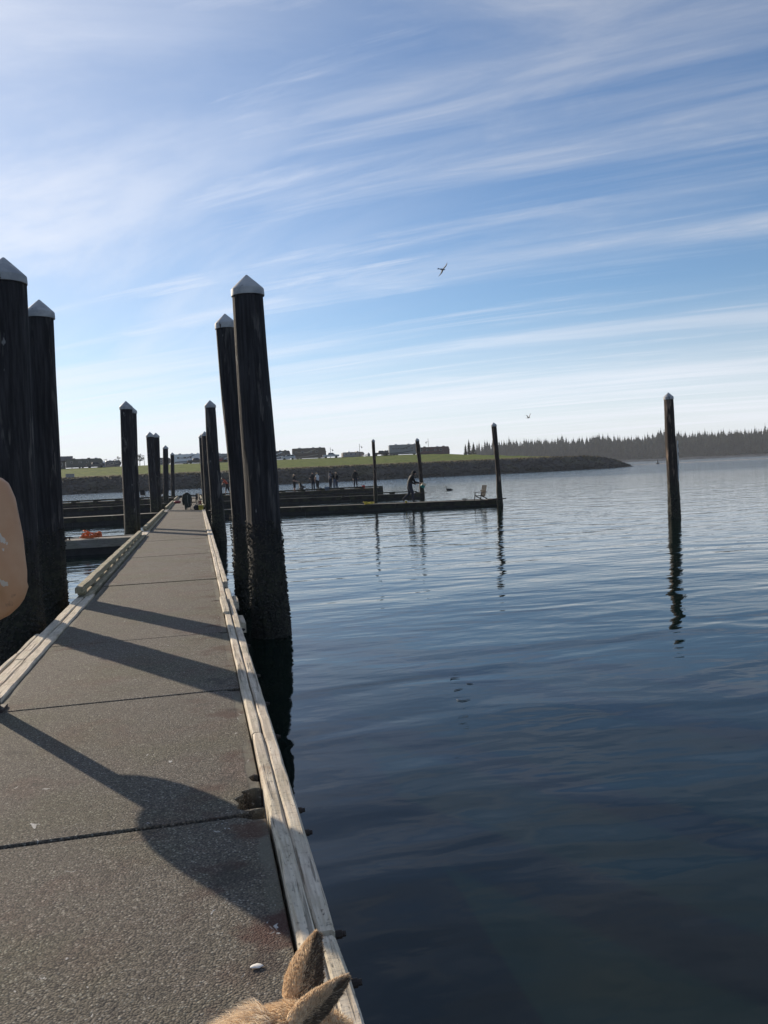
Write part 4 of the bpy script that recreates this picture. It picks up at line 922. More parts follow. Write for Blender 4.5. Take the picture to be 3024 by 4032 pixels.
# ------------------------------------------------------------------ birds and buoy
M['feather_dark'] = plain('dark_feathers', (.018, .017, .016), .7); M['gull_grey'] = plain('gull_grey', (.20, .21, .23), .7); M['beak'] = plain('beak', (.45, .30, .08), .5)
cm = empty('cormorant', (24.03, 77.4, WZ), R(180), 'dark cormorant swimming on the open water right of the piles', 'bird')
mb = MB(); mb.tube([(-.42, 0, .06), (-.30, 0, .08), (-.08, 0, .07), (.16, 0, .08), (.26, 0, .10)], [.015, .07, .115, .10, .04], 12); mb.tube([(.20, 0, .10), (.27, 0, .20), (.26, 0, .34), (.29, 0, .42), (.34, 0, .44)], [.055, .035, .028, .035, .03], 10); mb.build('body', M['feather_dark'], cm, True)
MB().tube([(.35, 0, .44), (.43, 0, .435), (.45, 0, .425)], [.014, .008, .003], 6).build('beak', M['beak'], cm)
def gull(loc, rot, label, span, up_, swept):
    e = empty('gull', loc, 0, label, 'bird', 'gulls in flight'); e.rotation_euler = rot
    mb = MB(); mb.tube([(-.30, 0, 0), (-.20, 0, .005), (-.02, 0, 0), (.14, 0, .01), (.21, 0, .03), (.27, 0, .025)], [.012, .04, .07, .06, .042, .02], 10); mb.build('body', M['gull_grey'], e, True)
    MB().tube([(.26, 0, .025), (.33, 0, .01)], [.012, .003], 6).build('beak', M['beak'], e)
    MB().add([(-.24, -.03, 0), (-.24, .03, 0), (-.42, .075, .0), (-.42, -.075, .0), (-.24, 0, .012), (-.42, 0, .012)], [(0, 1, 2, 3), (0, 3, 5, 4), (1, 4, 5, 2)]).build('tail', M['gull_grey'], e)
    for s_ in (-1, 1):
        vs, fs = [], []; n = 9
        for i in range(n):
            f = i / (n - 1); y = s_ * (.04 + span * f); z = up_[0 if s_ < 0 else 1] * math.sin(min(1, f * 1.6) * 1.57) * span * .35 - max(0, f - .45) * up_[2] * span; xc = .06 + .10 * math.sin(f * 3.0) - swept * max(0, f - .4); ch = .145 * (1 - f ** 2.0) + .012
            vs += [(xc + ch * .4, y, z), (xc, y, z + .014 * (1 - f)), (xc - ch * .6, y, z - .005), (xc, y, z - .012 * (1 - f))]
        for i in range(n - 1):
            for q in range(4): fs.append((i * 4 + q, i * 4 + (q + 1) % 4, (i + 1) * 4 + (q + 1) % 4, (i + 1) * 4 + q))
        mb = MB(); mb.add(vs, fs); mb.build('wing', M['feather_dark'] if s_ < 0 else M['gull_grey'], e, True)
    return e
gb, gd = Vector((.58, -.72, -.30)).normalized(), Vector((.62, .10, .78)); gd = (gd - gb * gd.dot(gb)).normalized()
gull((18.81, 60.0, 16.46), Matrix((gb, gd, gb.cross(gd))).transposed().to_euler(), 'gull gliding high against the blue sky, the larger bird', .66, (.12, .20, .10), .06)
gull((37.87, 90.0, 7.01), (R(14), R(0), R(-70)), 'small gull low above the pile with wings raised in a V', .62, (1.9, 1.9, .15), .2)
pb = at(2590, 1824, 300.0); by = empty('channel_buoy', (pb.x, pb.y, WZ), 0, 'small dark channel buoy far out near the wooded shore', 'buoy')
MB().lathe([(.62, -.2), (.68, .1), (.60, .32), (.30, .36)], 16).build('hull', M['float'], by); MB().tube([(0, 0, .3), (.02, 0, 1.5)], [.30, .12], 8).build('tower', M['float'], by); MB().ball((.02, 0, 1.6), (.16, .16, .16)).build('lantern', M['float'], by)

# ------------------------------------------------------------------ campground: motorhomes, cars, lamps, building
M['glass'] = plain('dark_glass', (.012, .014, .017), .08, var=.1); M['tyre'] = plain('tyre_rubber', (.018, .018, .018), .85); M['chrome'] = plain('wheel_metal', (.35, .35, .36), .35, metal=.7)
M['roofw'] = plain('roof_white', (.62, .62, .62), .5, var=.08); M['lamp_red'] = plain('tail_lamp', (.30, .02, .02), .3); M['lamp_clear'] = plain('head_lamp', (.65, .66, .68), .15)
PAINT = {k: pm('paint_' + k, c, .32, var=.06) for k, c in {'white': (.66, .67, .68), 'silver': (.42, .44, .47), 'brown': (.085, .060, .045), 'maroon': (.070, .022, .024), 'tan': (.24, .20, .155), 'grey': (.20, .205, .21), 'charcoal': (.045, .047, .050), 'black': (.014, .014, .016), 'olive': (.062, .066, .052), 'red': (.32, .03, .025), 'blue': (.07, .12, .22)}.items()}
def wheel(par, x, y, r, wd=.24):
    w_ = MB().lathe([(r * .62, -wd / 2), (r * .95, -wd / 2), (r, -wd * .35), (r, wd * .35), (r * .95, wd / 2), (r * .62, wd / 2)], 18, (0, 0, 0), Matrix.Rotation(R(90), 3, 'X')).build('wheel', M['tyre'], par, True, (x, y, r))
    MB().lathe([(r * .60, -wd * .53), (r * .5, -wd * .45), (r * .15, -wd * .56), (.01, -wd * .56)], 14, (0, 0, 0), Matrix.Rotation(R(90), 3, 'X') if y < 0 else Matrix.Rotation(R(-90), 3, 'X')).build('rim', M['chrome'], w_)
def place(px, py, Y): 
    p = at(px, py, Y); return p
def ground(p, dz=.05):
    p.z = land_z(p.x, p.y - shoreY(p.x)) + dz; return p
def motorhome(px, py, Y, rz, L, H, label, body, stripe, kind='A', flip=False, group='motorhomes and trailers on the campground'):
    """side seen from the harbour is local -y; nose at +x"""
    p = ground(at(px, py, Y)); e = empty('motorhome' if kind == 'A' else 'travel_trailer', p, rz + (math.pi if flip else 0), label, 'motorhome' if kind == 'A' else 'trailer', group)
    g = .26; x0, x1 = -L / 2, L / 2; Wd = 2.5
    if kind == 'A': prof = [(x0, g), (x1 - .35, g), (x1 - .05, g + .25), (x1, g + .9), (x1 - .05, H * .52), (x1 - .22, H - .30), (x1 - .55, H), (x0 + .2, H), (x0, H - .15)]
    elif kind == '5': prof = [(x0, g), (x1 - 2.5, g), (x1 - 2.3, g + .9), (x1 - .25, g + 1.0), (x1, g + 1.35), (x1 - .15, H - .45), (x1 - .7, H), (x0 + .2, H), (x0, H - .15)]
    else: prof = [(x0 + .1, g), (x1 - .9, g), (x1 - .2, g + .55), (x1, g + 1.1), (x1 - .35, H - .25), (x1 - .9, H), (x0 + .3, H), (x0, H - .3)]
    mb = MB(); mb.prism(prof, -Wd / 2, Wd / 2, 'y'); bd = mb.build('body', body, e)
    for k_ in (-1, 1):
        yv = k_ * (Wd / 2 + .006)
        sw = MB(); f1 = [(x0 + .3, g + .35), (x0 + L * .45, g + .55), (x1 - L * .12, g + 1.25), (x1 - L * .25, g + 1.28), (x0 + L * .40, g + .80), (x0 + .3, g + .62)]
        sw.prism([(x0 + .05, g + .02), (x1 - .5, g + .02), (x1 - .5, g + .28), (x0 + .05, g + .28)], yv - .004, yv + .004, 'y')
        f2 = [(x0 + L * .15, H * .62), (x0 + L * .45, H * .55), (x0 + L * .72, H * .86), (x0 + L * .64, H * .86), (x0 + L * .42, H * .63), (x0 + L * .15, H * .66)]
        sw.prism(f1, yv - .005, yv + .005, 'y'); sw.build('stripe', stripe, e); sw = MB(); sw.prism(f2, yv - .005, yv + .005, 'y'); sw.build('stripe', stripe, e)
        wx = [.12, .30, .55, .72] if kind == 'A' else [.15, .38, .58]
        for i, f in enumerate(wx):
            c = (x0 + L * f, yv + k_ * .005, H * .64); wn = MB().cbox(c, (.95 if i % 2 else .65, .05, .58), .012).build('window', M['chrome'], e); MB().cbox((c[0], yv + k_ * .035, c[2]), (.83 if i % 2 else .53, .02, .46), .004).build('pane', M['glass'], wn)
        dx = x0 + L * (.86 if kind == 'A' else .78); dd = MB().cbox((dx - (1.3 if kind == '5' else .9), yv, g + 1.05), (.66, .04, 1.85), .01).build('door', body, e); MB().cbox((dx - (1.08 if kind == '5' else .68), yv + k_ * .03, g + 1.0), (.05, .03, .12), .004).build('handle', M['chrome'], dd)
    for f in (.22, .62, .82) if L > 9 else (.3, .7):
        ac = MB(); ac.prism([(-.5, 0), (.5, 0), (.42, .26), (-.35, .30)], -.42, .42, 'y'); ac.build('roof_air_unit', M['roofw'] if random.random() < .4 else M['charcoal'] if 'charcoal' in M else PAINT['charcoal'], e, False, (x0 + L * f, 0, H))
    MB().cbox((x0 + L * .45, 0, H + .05), (.5, .5, .10), .02).build('roof_vent', M['roofw'], e)
    if kind == 'A':
        MB().add([(x1 - .045 + .012, -1.12, H * .55), (x1 - .045 + .012, 1.12, H * .55), (x1 - .20, 1.10, H - .36), (x1 - .20, -1.10, H - .36), (x1 - .09, -1.12, H * .55), (x1 - .09, 1.12, H * .55), (x1 - .26, 1.10, H - .36), (x1 - .26, -1.10, H - .36)], [(0, 1, 2, 3), (4, 7, 6, 5), (0, 4, 5, 1), (2, 6, 7, 3), (0, 3, 7, 4), (1, 5, 6, 2)]).build('windscreen', M['glass'], e)
        for k_ in (-1, 1):
            MB().cbox((x1 + .0, k_ * .95, g + .55), (.06, .35, .20), .02).build('headlight', M['lamp_clear'], e); MB().cbox((x1 - .05, k_ * 1.42, H * .62), (.12, .16, .36), .03).build('mirror', PAINT['black'], e)
        ws = (L * .30, -L * .25, -L * .25 - 1.05 if L > 11 else None)
    else:
        ws = (-L * .05, -L * .05 - .95, None)
        MB().tube([(x1 - .3, 0, .5), (x1 + .9, 0, .5)], .06, 6).build('tow_bar', M['steel'], e) if kind == 'T' else MB().tube([(x1 - 1.2, 0, .05), (x1 - 1.2, 0, 1.4)], .07, 6).build('king_pin', M['steel'], e)
    for wv in ws:
        if wv is None: continue
        for k_ in (-1, 1): wheel(e, wv, k_ * 1.08, .46 if kind == 'A' else .36)
    for k_ in (-1, 1): MB().cbox((x0 - .01, k_ * 1.0, g + .45), (.04, .22, .3), .01).build('tail_lamp', M['lamp_red'], e)
    return e
def car(px, py, Y, rz, label, paint, kind, cat, s=1.0):
    p = ground(at(px, py, Y)); e = empty('parked_' + kind, p, rz, label, cat, 'vehicles parked on the campground')
    if kind == 'pickup':
        prof = [(-2.8, .45), (2.75, .45), (2.85, .70), (2.80, 1.02), (1.55, 1.15), (-2.75, 1.12), (-2.85, .70)]; cab = [(1.45, 1.12), (.75, 1.78), (-.85, 1.80), (-1.10, 1.12)]
        ws = (1.85, -1.75)
    elif kind == 'suv':
        prof = [(-2.3, .42), (2.25, .42), (2.36, .65), (2.30, .98), (1.30, 1.10), (-2.28, 1.12), (-2.36, .7)]; cab = [(1.25, 1.08), (.55, 1.66), (-1.70, 1.68), (-2.20, 1.10)]; ws = (1.42, -1.40)
    else:
        prof = [(-2.2, .36), (2.15, .36), (2.25, .55), (2.15, .80), (1.15, .92), (-1.6, .95), (-2.2, .90)]; cab = [(1.1, .90), (.45, 1.40), (-.90, 1.42), (-1.60, .93)]; ws = (1.38, -1.35)
    mb = MB(); mb.prism(prof, -.93, .93, 'y'); bd = mb.build('body', paint, e)
    n = len(cab); vs = [(x, y_ * (.90 if z < 1.3 else .74), z) for y_ in (-1, 1) for x, z in cab]
    MB().add(vs, [tuple(range(n))[::-1], tuple(range(n, 2 * n))] + [(i, (i + 1) % n, n + (i + 1) % n, n + i) for i in range(n)]).build('cabin', paint, e)
    for k_ in (-1, 1):
        zz0, zz1 = cab[0][1] + .06, cab[1][1] - .10; xm = (cab[1][0] + cab[2][0]) / 2
        def yy(z): return k_ * (.90 - .16 * (z - cab[0][1]) / (cab[1][1] - cab[0][1]) + .012)
        fr = lambda a, b, f: a + (b - a) * f
        for xa, xb_, xc, xd in ((cab[0][0] - .22, cab[1][0] - .08, xm + .06, xm + .06), (xm - .06, xm - .06, cab[2][0] + .08, cab[3][0] + .22)):
            q = [(xa, yy(zz0), zz0), (xb_, yy(zz1), zz1), (xc, yy(zz1), zz1), (xd, yy(zz0), zz0)]; q2 = [(x, y_ - k_ * .03, z) for x, y_, z in q]
            MB().add(q + q2, [(0, 1, 2, 3), (7, 6, 5, 4), (0, 4, 5, 1), (1, 5, 6, 2), (2, 6, 7, 3), (3, 7, 4, 0)]).build('window', M['glass'], e)
        for wx in ws: wheel(e, wx, k_ * .82, .38 if kind == 'pickup' else .34, .22)
        MB().cbox((prof[2][0] - .03, k_ * .70, prof[2][1] + .18), (.08, .34, .16), .02).build('headlight', M['lamp_clear'], e); MB().cbox((prof[-1][0] + .01, k_ * .80, .86), (.06, .16, .30), .02).build('tail_lamp', M['lamp_red'], e)
    MB().add([(cab[0][0] - .04, -.72, cab[0][1] + .08), (cab[0][0] - .04, .72, cab[0][1] + .08), (cab[1][0] + .05, .66, cab[1][1] - .08), (cab[1][0] + .05, -.66, cab[1][1] - .08)], [(0, 1, 2, 3)]).build('windscreen', M['glass'], e)
    e.scale = (s, s, s); return e
YB = 296.0
motorhome(1594, 1789, YB - 4, R(-6), 11.6, 3.75, 'white and grey motorhome with dark swooshes, rightmost but one', PAINT['grey'], PAINT['charcoal'])
motorhome(1707, 1787, YB, R(-8), 11.8, 3.25, 'dark maroon motorhome at the right end of the campground row', PAINT['maroon'], PAINT['black'])
motorhome(1218, 1805, YB - 2, R(-4), 12.0, 3.85, 'big dark brown motorhome right of the silver car', PAINT['brown'], PAINT['tan'])
motorhome(1090, 1809, YB, R(4), 9.5, 3.3, 'dark motorhome with pale swirl, half hidden behind the big pile', PAINT['charcoal'], PAINT['white'])
motorhome(884, 1816, YB + 3, R(8), 9.0, 3.2, 'grey motorhome seen between the two groups of right piles', PAINT['grey'], PAINT['charcoal'])
motorhome(742, 1825, YB, R(6), 10.0, 3.45, 'white fifth wheel trailer with dark stripes above the dock end', PAINT['white'], PAINT['charcoal'], '5')
motorhome(1390, 1799, YB + 4, R(3), 8.2, 1.95, 'low pale tan trailer between the lamps, right of the pickup', PAINT['tan'], PAINT['grey'], 'T')
motorhome(334, 1849, YB - 6, R(10), 11.5, 3.05, 'long dark olive trailer beside the gabled building', PAINT['olive'], PAINT['charcoal'], '5')
motorhome(412, 1845, YB + 12, R(12), 5.0, 2.3, 'small white trailer right of the long olive trailer', PAINT['white'], PAINT['blue'], 'T')
motorhome(447, 1843, YB + 6, R(10), 5.2, 2.3, 'small dark trailer left of the first double pile', PAINT['charcoal'], PAINT['tan'], 'T')
motorhome(636, 1832, YB + 4, R(6), 6.5, 2.6, 'dark trailer glimpsed between the left piles', PAINT['charcoal'], PAINT['grey'], 'T')
motorhome(1527, 1792, YB + 6, R(0), 4.6, 1.9, 'small dark trailer left of the white and grey motorhome', PAINT['charcoal'], PAINT['grey'], 'T')
car(1136, 1808, YB - 12, R(178), 'silver grey sport utility vehicle left of the brown motorhome', PAINT['silver'], 'suv', 'car')
car(1303, 1803, YB - 12, R(-4), 'silver pickup truck just right of the brown motorhome', PAINT['silver'], 'pickup', 'pickup')
car(1500, 1793, YB - 8, R(-2), 'black pickup truck left of the white and grey motorhome', PAINT['black'], 'pickup', 'pickup')
car(376, 1850, YB - 12, R(14), 'dark pickup truck in front of the small white trailer', PAINT['charcoal'], 'pickup', 'pickup')
car(772, 1827, YB - 9, R(5), 'black pickup truck in front of the white fifth wheel trailer', PAINT['black'], 'pickup', 'pickup')
car(874, 1817, YB - 9, R(0), 'red car in front of the grey motorhome between piles', PAINT['red'], 'sedan', 'car')
car(900, 1816, YB - 9, R(0), 'white car beside the red car between piles', PAINT['white'], 'sedan', 'car')
# picnic canopy, stone box, concrete block, signs
def table(px, py, Y, label):
    p = ground(at(px, py, Y)); e = empty('picnic_table', p, 0, label, 'table'); MB().cbox((0, 0, .74), (1.8, .75, .05), .006).build('top', pm('table_red', (.40, .10, .07)), e)
    for s_ in (-1, 1):
        MB().cbox((0, s_ * .7, .44), (1.8, .26, .05), .006).build('bench', M['white_paint'], e); MB().box((s_ * .65, 0, .36), (.08, 1.3, .72), 0, .6).build('leg', M['steel'], e)
table(1435, 1797, YB - 8, 'red picnic table on the grass right of the tan trailer')
M['conc'] = plain('pale_concrete', (.24, .24, .24), .9)
p = ground(at(1452, 1798, YB - 8), 0); MB_ = MB(); MB_.cbox((0, 0, .5), (.9, .9, 1.0), .05); MB_.box((0, 0, 1.15), (.45, .45, .4), 0, .7); tag(MB_.build('stone_pedestal', M['conc'], None, False, p), 'squat stone pedestal on the grass beside the picnic table', 'pedestal')
p = ground(at(276, 1876, 226.0), -.1); e = empty('concrete_block', p, R(6), 'low grey concrete block on the grass at far left', 'block'); MB().cbox((0, 0, .5), (2.1, .8, 1.0), .04).build('body', M['conc'], e); MB().cbox((0, 0, 1.02), (2.2, .9, .06), .02).build('lid', M['conc'], e)
def street_lamp(px, py, pytop, label, side, Y=286.0, drop=True):
    b_ = at(px, py, Y); t_ = at(px, pytop, Y); H = t_.z - b_.z + .6; e = empty('street_lamp', (b_.x, b_.y, b_.z - .6), 0, label, 'lamp post', 'campground lamp posts')
    MB().lathe([(.16, 0), (.16, .35), (.08, .5), (.065, H), (.03, H + .05)], 10).build('pole', M['steel'], e)
    zt = H * .82; MB().tube([(0, 0, zt - .15), (side * .35, 0, zt + .12), (side * .75, 0, zt + .12), (side * .80, 0, zt)], .04, 6).build('arm', M['steel'], e)
    ln = MB().lathe([(.05, .0), (.14, -.12), (.26, -.42), (.24, -.5), (.05, -.56)], 12, (side * .80, 0, zt)).build('lantern', M['white_paint'] if False else M['conc'], e)
street_lamp(569, 1833, 1800, 'lamp post between the left piles', -1); street_lamp(1302, 1799, 1762, 'lamp post behind the silver pickup', 1)
street_lamp(1417, 1797, 1748, 'lamp post above the tan trailer', 1); street_lamp(1688, 1789, 1727, 'tallest lamp post, in front of the maroon motorhome', -1)
# small gabled building at far left
p = ground(at(262, 1853, YB - 4), -.1); bl = empty('park_building', (p.x - 3.2, p.y, p.z), R(8), 'small grey park building with gabled roof at far left', 'building')
M['siding'] = plain('grey_siding', (.13, .125, .115), .9, .2); M['shingle'] = plain('roof_shingle', (.085, .082, .08), .9, .25)
MB().cbox((-1.2, 0, 1.3), (8.4, 5.0, 2.6), .02).build('wall', M['siding'], bl)
rf = MB(); rf.prism([(-3.2, 2.5), (0, 4.15), (3.2, 2.5), (3.2, 2.68), (0, 4.35), (-3.2, 2.68)], -6.0, 5.4, 'x'); rf.build('roof', M['shingle'], bl)
MB().prism([(-2.5, 2.62), (2.5, 2.62), (0, 3.98)], 4.9, 5.0, 'x').build('gable', M['siding'], bl)
for yv in (-2.3, 2.3):
    for xv in (4.9,): MB().cbox((xv, yv, 1.3), (.22, .22, 2.6), .01).build('porch_post', M['siding'], bl)
wd_ = MB().cbox((1.6, -2.52, 1.6), (.9, .06, 1.1), .01).build('window', M['white_paint'], bl); MB().cbox((1.6, -2.56, 1.6), (.76, .02, .96), .004).build('pane', M['glass'], wd_)
dr_ = MB().cbox((-1.6, -2.52, 1.05), (1.0, .06, 2.1), .01).build('door', M['shingle'], bl); MB().cbox((-1.25, -2.57, 1.0), (.05, .04, .14), .004).build('handle', M['chrome'], dr_)
# trees behind the campground
def broad_tree(px, py, Y, h, r, label, seed, dens=260):
    p = ground(at(px, py, Y), -.1); rn = random.Random(seed); e = empty('broad_tree', p, 0, label, 'tree', 'trees behind the campground')
    t_ = MB(); t_.tube([(0, 0, 0), (.05, 0, h * .35), (.1, 0, h * .8)], [.16, .11, .03], 7); br = []
    for i in range(7):
        a = rn.random() * 6.28; z = h * rn.uniform(.35, .7); tip = Vector((math.cos(a) * r * .8, math.sin(a) * r * .8, z + h * .18)); br.append(tip); t_.tube([(0.05, 0, z), tip], [.06, .015], 5)
    t_.build('trunk', M['wale'], e)
    c = MB(); cl_ = [tip for tip in br] + [Vector((rn.uniform(-.5, .5) * r, rn.uniform(-.5, .5) * r, h * rn.uniform(.5, .98))) for _ in range(9)]
    for i in range(dens):
        q = rn.choice(cl_) + Vector((rn.gauss(0, .22), rn.gauss(0, .22), rn.gauss(0, .16))) * r; n_ = Vector((rn.gauss(0, 1), rn.gauss(0, 1), rn.gauss(0, 1))).normalized(); a_ = n_.orthogonal().normalized() * rn.uniform(.12, .28); b_ = n_.cross(a_)
        c.add([q - a_, q + b_ * .6, q + a_, q - b_ * .6], [(0, 1, 2, 3)])
    c.build('crown', M['needle'], e); return e
for i, (px, py, Y, h, r, lb) in enumerate([(415, 1838, 390, 5.6, 1.6, 'pale bare tree behind the trailers, left of three'), (458, 1836, 395, 5.8, 1.7, 'pale bare tree behind the trailers, middle of three'), (470, 1836, 380, 6.4, 1.3, 'pale bare tree behind the trailers, right of three'), (551, 1838, 300, 4.2, 1.5, 'dark bushy tree just right of the first double pile'), (1795, 1790, 420, 5.0, 2.2, 'small tree at the right end of the grass hill'), (1770, 1788, 430, 4.2, 2.0, 'small tree beside the maroon motorhome')]):
    broad_tree(px, py, Y, h, r, lb, i + 40, 240 if i > 2 else 150)
for i, px in enumerate((1834, 1848, 1866)):
    p = at(px, 1800, 420.0); e = empty('spruce_tree', p, 0, ('leftmost', 'middle', 'rightmost')[i] + ' of three spruces rising at the right end of the grass hill', 'tree', 'spruces at the hill end'); hh = (6.4, 8.8, 7.4)[i]
    MB().tube([(0, 0, 0), (0, 0, hh)], [.14, .02], 6).build('trunk', M['wale'], e); c = MB(); spruce(c, Vector((0, 0, 0)), hh, 900 + i, 9); c.build('crown', M['needle'], e)

# ------------------------------------------------------------------ dog at the bottom edge, facing the water
def fur_material(name, c1, c2, tip):
    mt, t, b = newmat(name); r = nd(t, 'ShaderNodeNewGeometry').outputs['Random Per Island']; v = nd(t, 'ShaderNodeTexCoord').outputs['Object']
    n = tex(t, 'N', v, 14.0, 3.0); c = mixc(t, rng(t, n, .35, .65), c1, c2); c = mixc(t, rng(t, r, .62, .95), c, tip)
    setc(t, b, 'Base Color', c); b.inputs['Roughness'].default_value = .65; b.inputs['Specular IOR Level'].default_value = .25
    tr = nd(t, 'ShaderNodeBsdfTranslucent', {'Color': c}); mx = nd(t, 'ShaderNodeMixShader', {0: 0.42, 1: b.outputs[0], 2: tr.outputs[0]})
    t.links.new(mx.outputs[0], [n_ for n_ in t.nodes if n_.type == 'OUTPUT_MATERIAL'][0].inputs[0]); return mt
M['fur'] = fur_material('tan_fur', (.80, .63, .43), (.89, .75, .56), (.56, .41, .26)); M['fur_pale'] = fur_material('pale_ruff_fur', (.86, .72, .54), (.92, .82, .66), (.62, .47, .32)); M['fur_dark_shade'] = fur_material('dark_fur_and_ear_shade', (.20, .145, .10), (.27, .20, .14), (.34, .25, .17)); M['nose'] = plain('dog_nose', (.012, .011, .011), .35)
M['fur_grey'] = fur_material('grey_muzzle_fur', (.24, .22, .20), (.36, .34, .31), (.10, .09, .08)); M['fur_skin'] = plain('fur_undercoat', (.66, .47, .28), .8, .25, 12.0)
Lb, Lt, Rb, Rt = Vector((.119, 1.351, .791)), Vector((.156, 1.365, .872)), Vector((.130, 1.262, .800)), Vector((.187, 1.246, .860))
mid = (Lb + Rb) / 2; FC = Vector((.985, .13, 0)).normalized(); LF = Vector((-FC.y, FC.x, 0)); SKC = mid + Vector((0, 0, -.046)) - FC * .012
dg = empty('dog', (mid.x - .35, mid.y, 0), 0, 'tan dog with pricked ears at the bottom edge, looking out over the water', 'dog')
org = dg.location.copy()
def DL(f, l, u): return SKC + FC * f + LF * l + Vector((0, 0, u)) - org
V = [DL(-.62, 0, -.25), DL(-.42, 0, -.22), DL(-.20, 0, -.20), DL(-.10, 0, -.056), DL(0, 0, 0), DL(.055, 0, -.050), DL(.105, 0, -.110), DL(.135, 0, -.140)]
rad = [.105, .125, .125, .086, .066, .054, .036, .026]; E_ = [(i, i + 1) for i in range(7)]
GZ = -org.z - SKC.z
def leg(ch, pts, rs):
    prev = ch
    for p_, r_ in zip(pts, rs):
        V.append(p_); rad.append(r_); E_.append((prev, len(V) - 1)); prev = len(V) - 1
for s_ in (-1, 1):
    def G(f, l, z): q = DL(f, l, 0); return Vector((q.x, q.y, z))
    leg(2, [G(-.20, s_ * .085, .40), G(-.235, s_ * .09, .27), G(-.21, s_ * .085, .12), G(-.215, s_ * .085, .03), G(-.16, s_ * .085, .022)], [.07, .042, .032, .03, .028])
    leg(0, [G(-.60, s_ * .08, .38), G(-.55, s_ * .09, .28), G(-.70, s_ * .09, .16), G(-.685, s_ * .085, .03), G(-.63, s_ * .085, .022)], [.085, .055, .032, .028, .028])
leg(0, [DL(-.74, 0, -.26), DL(-.84, 0, -.38), DL(-.88, .02, -.52)], [.05, .045, .015])
me = grow('dog', V, E_, rad, 2); me.materials.append(M['fur_skin']); me.name = 'body'
for f in me.polygons: f.use_smooth = True
body = link('body', me, dg)
for s_ in (-1, 1):
    MB().ball(DL(.066, s_ * .046, -.018), (.012, .012, .012), 10, 7).build('eye', M['nose'], dg, True)
MB().ball(DL(.158, 0, -.156), (.016, .022, .016), 10, 7).build('nose', M['nose'], dg, True)
class Fur:
    def __init__(s): s.v = []; s.f = []; s.m = []
    def strand(s, p, d, ln, wd, mi, droop=0.3):
        side = d.cross(Vector((random.gauss(0, 1), random.gauss(0, 1), random.gauss(0, 1)))); 
        if side.length < 1e-6: return
        side = side.normalized() * wd; q = p + d * ln * .55; t_ = p + d * ln - Vector((0, 0, droop * ln)); b = len(s.v)
        s.v += [p - side, p + side, q - side * .7, q + side * .7, t_]; s.f += [(b, b + 1, b + 3, b + 2), (b + 2, b + 3, b + 4)]; s.m += [mi, mi]
fu = Fur(); rn = random.Random(4)
me.calc_loop_triangles(); tri = me.loop_triangles; vco = [v.co for v in me.vertices]
areas = []
for t_ in tri:
    c = (vco[t_.vertices[0]] + vco[t_.vertices[1]] + vco[t_.vertices[2]]) / 3; f_ = (c + org - SKC).dot(FC); u_ = (c + org - SKC).z
    areas.append(t_.area * (7.0 if f_ > -.22 and u_ > -.25 else 1.0))
cum = np.cumsum(areas); tot = cum[-1]
for q in np.searchsorted(cum, np.random.rand(80000) * tot):
    t_ = tri[int(q)]; a, b_ = rn.random(), rn.random()
    if a + b_ > 1: a, b_ = 1 - a, 1 - b_
    A_, B_, C_ = (vco[i] for i in t_.vertices); p = A_ + (B_ - A_) * a + (C_ - A_) * b_; n_ = t_.normal; rel = p + org - SKC; f_ = rel.dot(FC); u_ = rel.z
    flow = (-FC * .9 + Vector((0, 0, -.35))); flow = flow - n_ * flow.dot(n_)
    if f_ > .10: ln, lift, mi = .010, .35, (3 if abs(rel.dot(LF)) > .012 or u_ < -.05 else 0)
    elif f_ > -.04: ln, lift, mi = .017, .40, 0
    elif f_ > -.24: ln, lift, mi = .042, .55, (1 if rn.random() < .6 + .3 * nz(p.x * 9, p.y * 9, p.z * 9) else 0)
    else: ln, lift, mi = .036, .35, (0 if u_ < -.20 else 2 if rn.random() < .4 else 0)
    d = (flow * (1 - lift) + n_ * lift + Vector((rn.gauss(0, .14), rn.gauss(0, .14), rn.gauss(0, .14)))).normalized(); fu.strand(p, d, ln * rn.uniform(.6, 1.25), (.0006 if f_ > -.24 else .0018), mi)
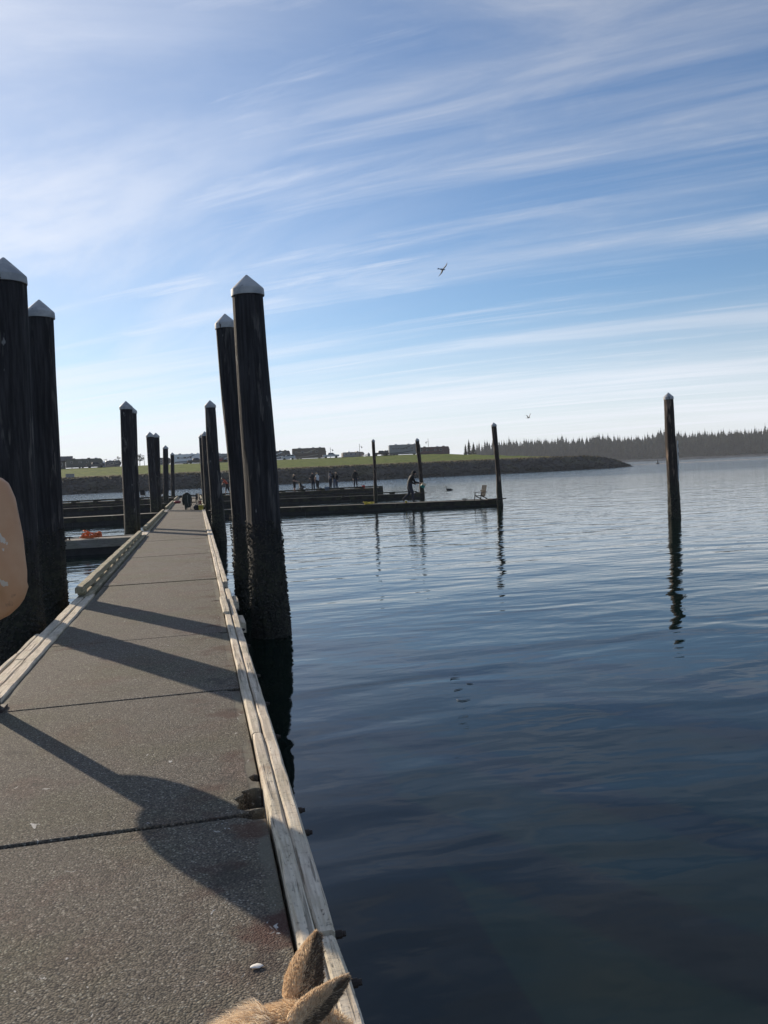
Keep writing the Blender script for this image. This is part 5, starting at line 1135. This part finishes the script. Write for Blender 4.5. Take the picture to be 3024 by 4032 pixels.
# ears: cupped shells with thickness
def ear(base, tip, open_dir, hw, mirror):
    base = base - (tip - base) * .25; ax = (tip - base); L = ax.length; ax = ax.normalized(); o = open_dir - ax * open_dir.dot(ax); o.normalize(); sd_ = ax.cross(o)
    n1, n2 = 16, 13; vs, fs = [], []
    for lay in (0, 1):
        for i in range(n1):
            f = i / (n1 - 1); w_ = hw * interp(f, [(0, .80), (.2, 1.0), (.45, .92), (.7, .64), (.88, .38), (1, .14)]); r_ = w_ * (1 - .16 * lay) ; cupa = R(interp(f, [(0, 125), (.5, 98), (1, 70)]))
            for j in range(n2):
                a = cupa * (2 * j / (n2 - 1) - 1); p = base + ax * L * f - o * (math.cos(a) * r_ * .62 - r_ * .35) + sd_ * math.sin(a) * r_ + o * .16 * L * f * f * .3
                vs.append(p - org)
    for lay in (0, 1):
        b = lay * n1 * n2
        for i in range(n1 - 1):
            for j in range(n2 - 1): fs.append((b + i * n2 + j, b + i * n2 + j + 1, b + (i + 1) * n2 + j + 1, b + (i + 1) * n2 + j))
    for i in range(n1 - 1):
        for j in (0, n2 - 1): fs.append((i * n2 + j, (i + 1) * n2 + j, n1 * n2 + (i + 1) * n2 + j, n1 * n2 + i * n2 + j))
    mb = MB(); nf = 2 * (n1 - 1) * (n2 - 1)
    mb.v = [tuple(v) for v in vs]; mb.f = fs; mb.mi = [0] * ((n1 - 1) * (n2 - 1)) + [1] * ((n1 - 1) * (n2 - 1)) + [0] * (len(fs) - nf)
    e_ = mb.build('ear', [M['fur_skin'], M['fur_dark_shade']], dg, True)
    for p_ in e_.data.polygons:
        if p_.normal.dot(RGT) > .2: p_.material_index = 1  # right-facing side painted dark: the ear's shaded side put into the colour
    for q in range(9000):
        f = rn.random() ** .9; lay = 0 if rn.random() < .62 else 1; j = rn.random() * (n2 - 1.001); i = f * (n1 - 1.001); i0, j0 = int(i), int(j); b = lay * n1 * n2
        P00, P01, P10 = vs[b + i0 * n2 + j0], vs[b + i0 * n2 + j0 + 1], vs[b + (i0 + 1) * n2 + j0]; p = P00 + (P01 - P00) * (j - j0) + (P10 - P00) * (i - i0)
        axp = base + ax * L * f - org; n_ = (p - axp); n_ = n_ - ax * n_.dot(ax); n_ = n_.normalized() * (1 if lay == 0 else -1)
        d = (ax * .85 + n_ * .42 + Vector((rn.gauss(0, .15), rn.gauss(0, .15), rn.gauss(0, .15)))).normalized(); edge = abs(j / (n2 - 1) * 2 - 1) > .8
        fu.strand(p, d, rn.uniform(.004, .009) * (1.5 if lay and f < .5 else 1), .0005, (2 if (lay and not edge) or (not lay and n_.dot(RGT) > rn.uniform(-.15, .45) and rn.random() < .9) else 0), .1)  # dark strands line the inside and also paint shade on the right-facing back
CB = (CAM - mid).normalized()
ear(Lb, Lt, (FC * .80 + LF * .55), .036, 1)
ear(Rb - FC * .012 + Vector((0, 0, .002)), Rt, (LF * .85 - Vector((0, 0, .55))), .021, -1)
fm = bpy.data.meshes.new('coat'); fm.from_pydata([tuple(v) for v in fu.v], [], fu.f)
for k_ in ('fur', 'fur_pale', 'fur_dark_shade', 'fur_grey'): fm.materials.append(M[k_])
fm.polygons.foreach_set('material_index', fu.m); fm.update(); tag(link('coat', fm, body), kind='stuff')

# drifting weed on the water
M['weed'] = plain('eelgrass', (.012, .014, .008), .5)
for i, (px, py, ln, lb) in enumerate(((1785, 2672, .07, 'topmost'), (1850, 2694, .045, 'rightmost'), (1800, 2716, .075, 'third'), (1826, 2760, .085, 'lowest'))):
    r_ = FWD + RGT * ((px - 1512) / FPX) + UPV * ((2016 - py) / FPX); p = CAM + r_ * ((WZ - CAM.z) / r_.z); rn_ = random.Random(i)
    pts = [(ln * (f - .5) * 1.6, .16 * ln * math.sin(f * 5 + i) + .5 * ln * (f - .5) ** 2 * (1 if i % 2 else -1) * 3, .006) for f in np.linspace(0, 1, 9)]
    tag(MB().tube(pts, [.0015, .003, .004, .004, .004, .004, .003, .002, .001], 6).build('eelgrass_strand', M['weed'], None, True, p, (0, 0, rn_.uniform(-.5, .5))), 'dark strand of weed drifting on the water, %s of four' % lb, 'seaweed', 'drifting weed strands')

# ------------------------------------------------------------------ haze
hz = bpy.data.materials.new('sea_haze'); hz.use_nodes = True; t = hz.node_tree; t.nodes.clear()
pv = nd(t, 'ShaderNodeVolumePrincipled', {'Color': (.86, .90, .96, 1), 'Density': 0.00018, 'Anisotropy': 0.0}); nd(t, 'ShaderNodeOutputMaterial', {'Volume': pv.outputs[0]})
tag(MB().box((0, 0, 18.9), (2760, 2760, 46.2)).build('haze', hz), 'thin sea haze over the harbour', kind='stuff')
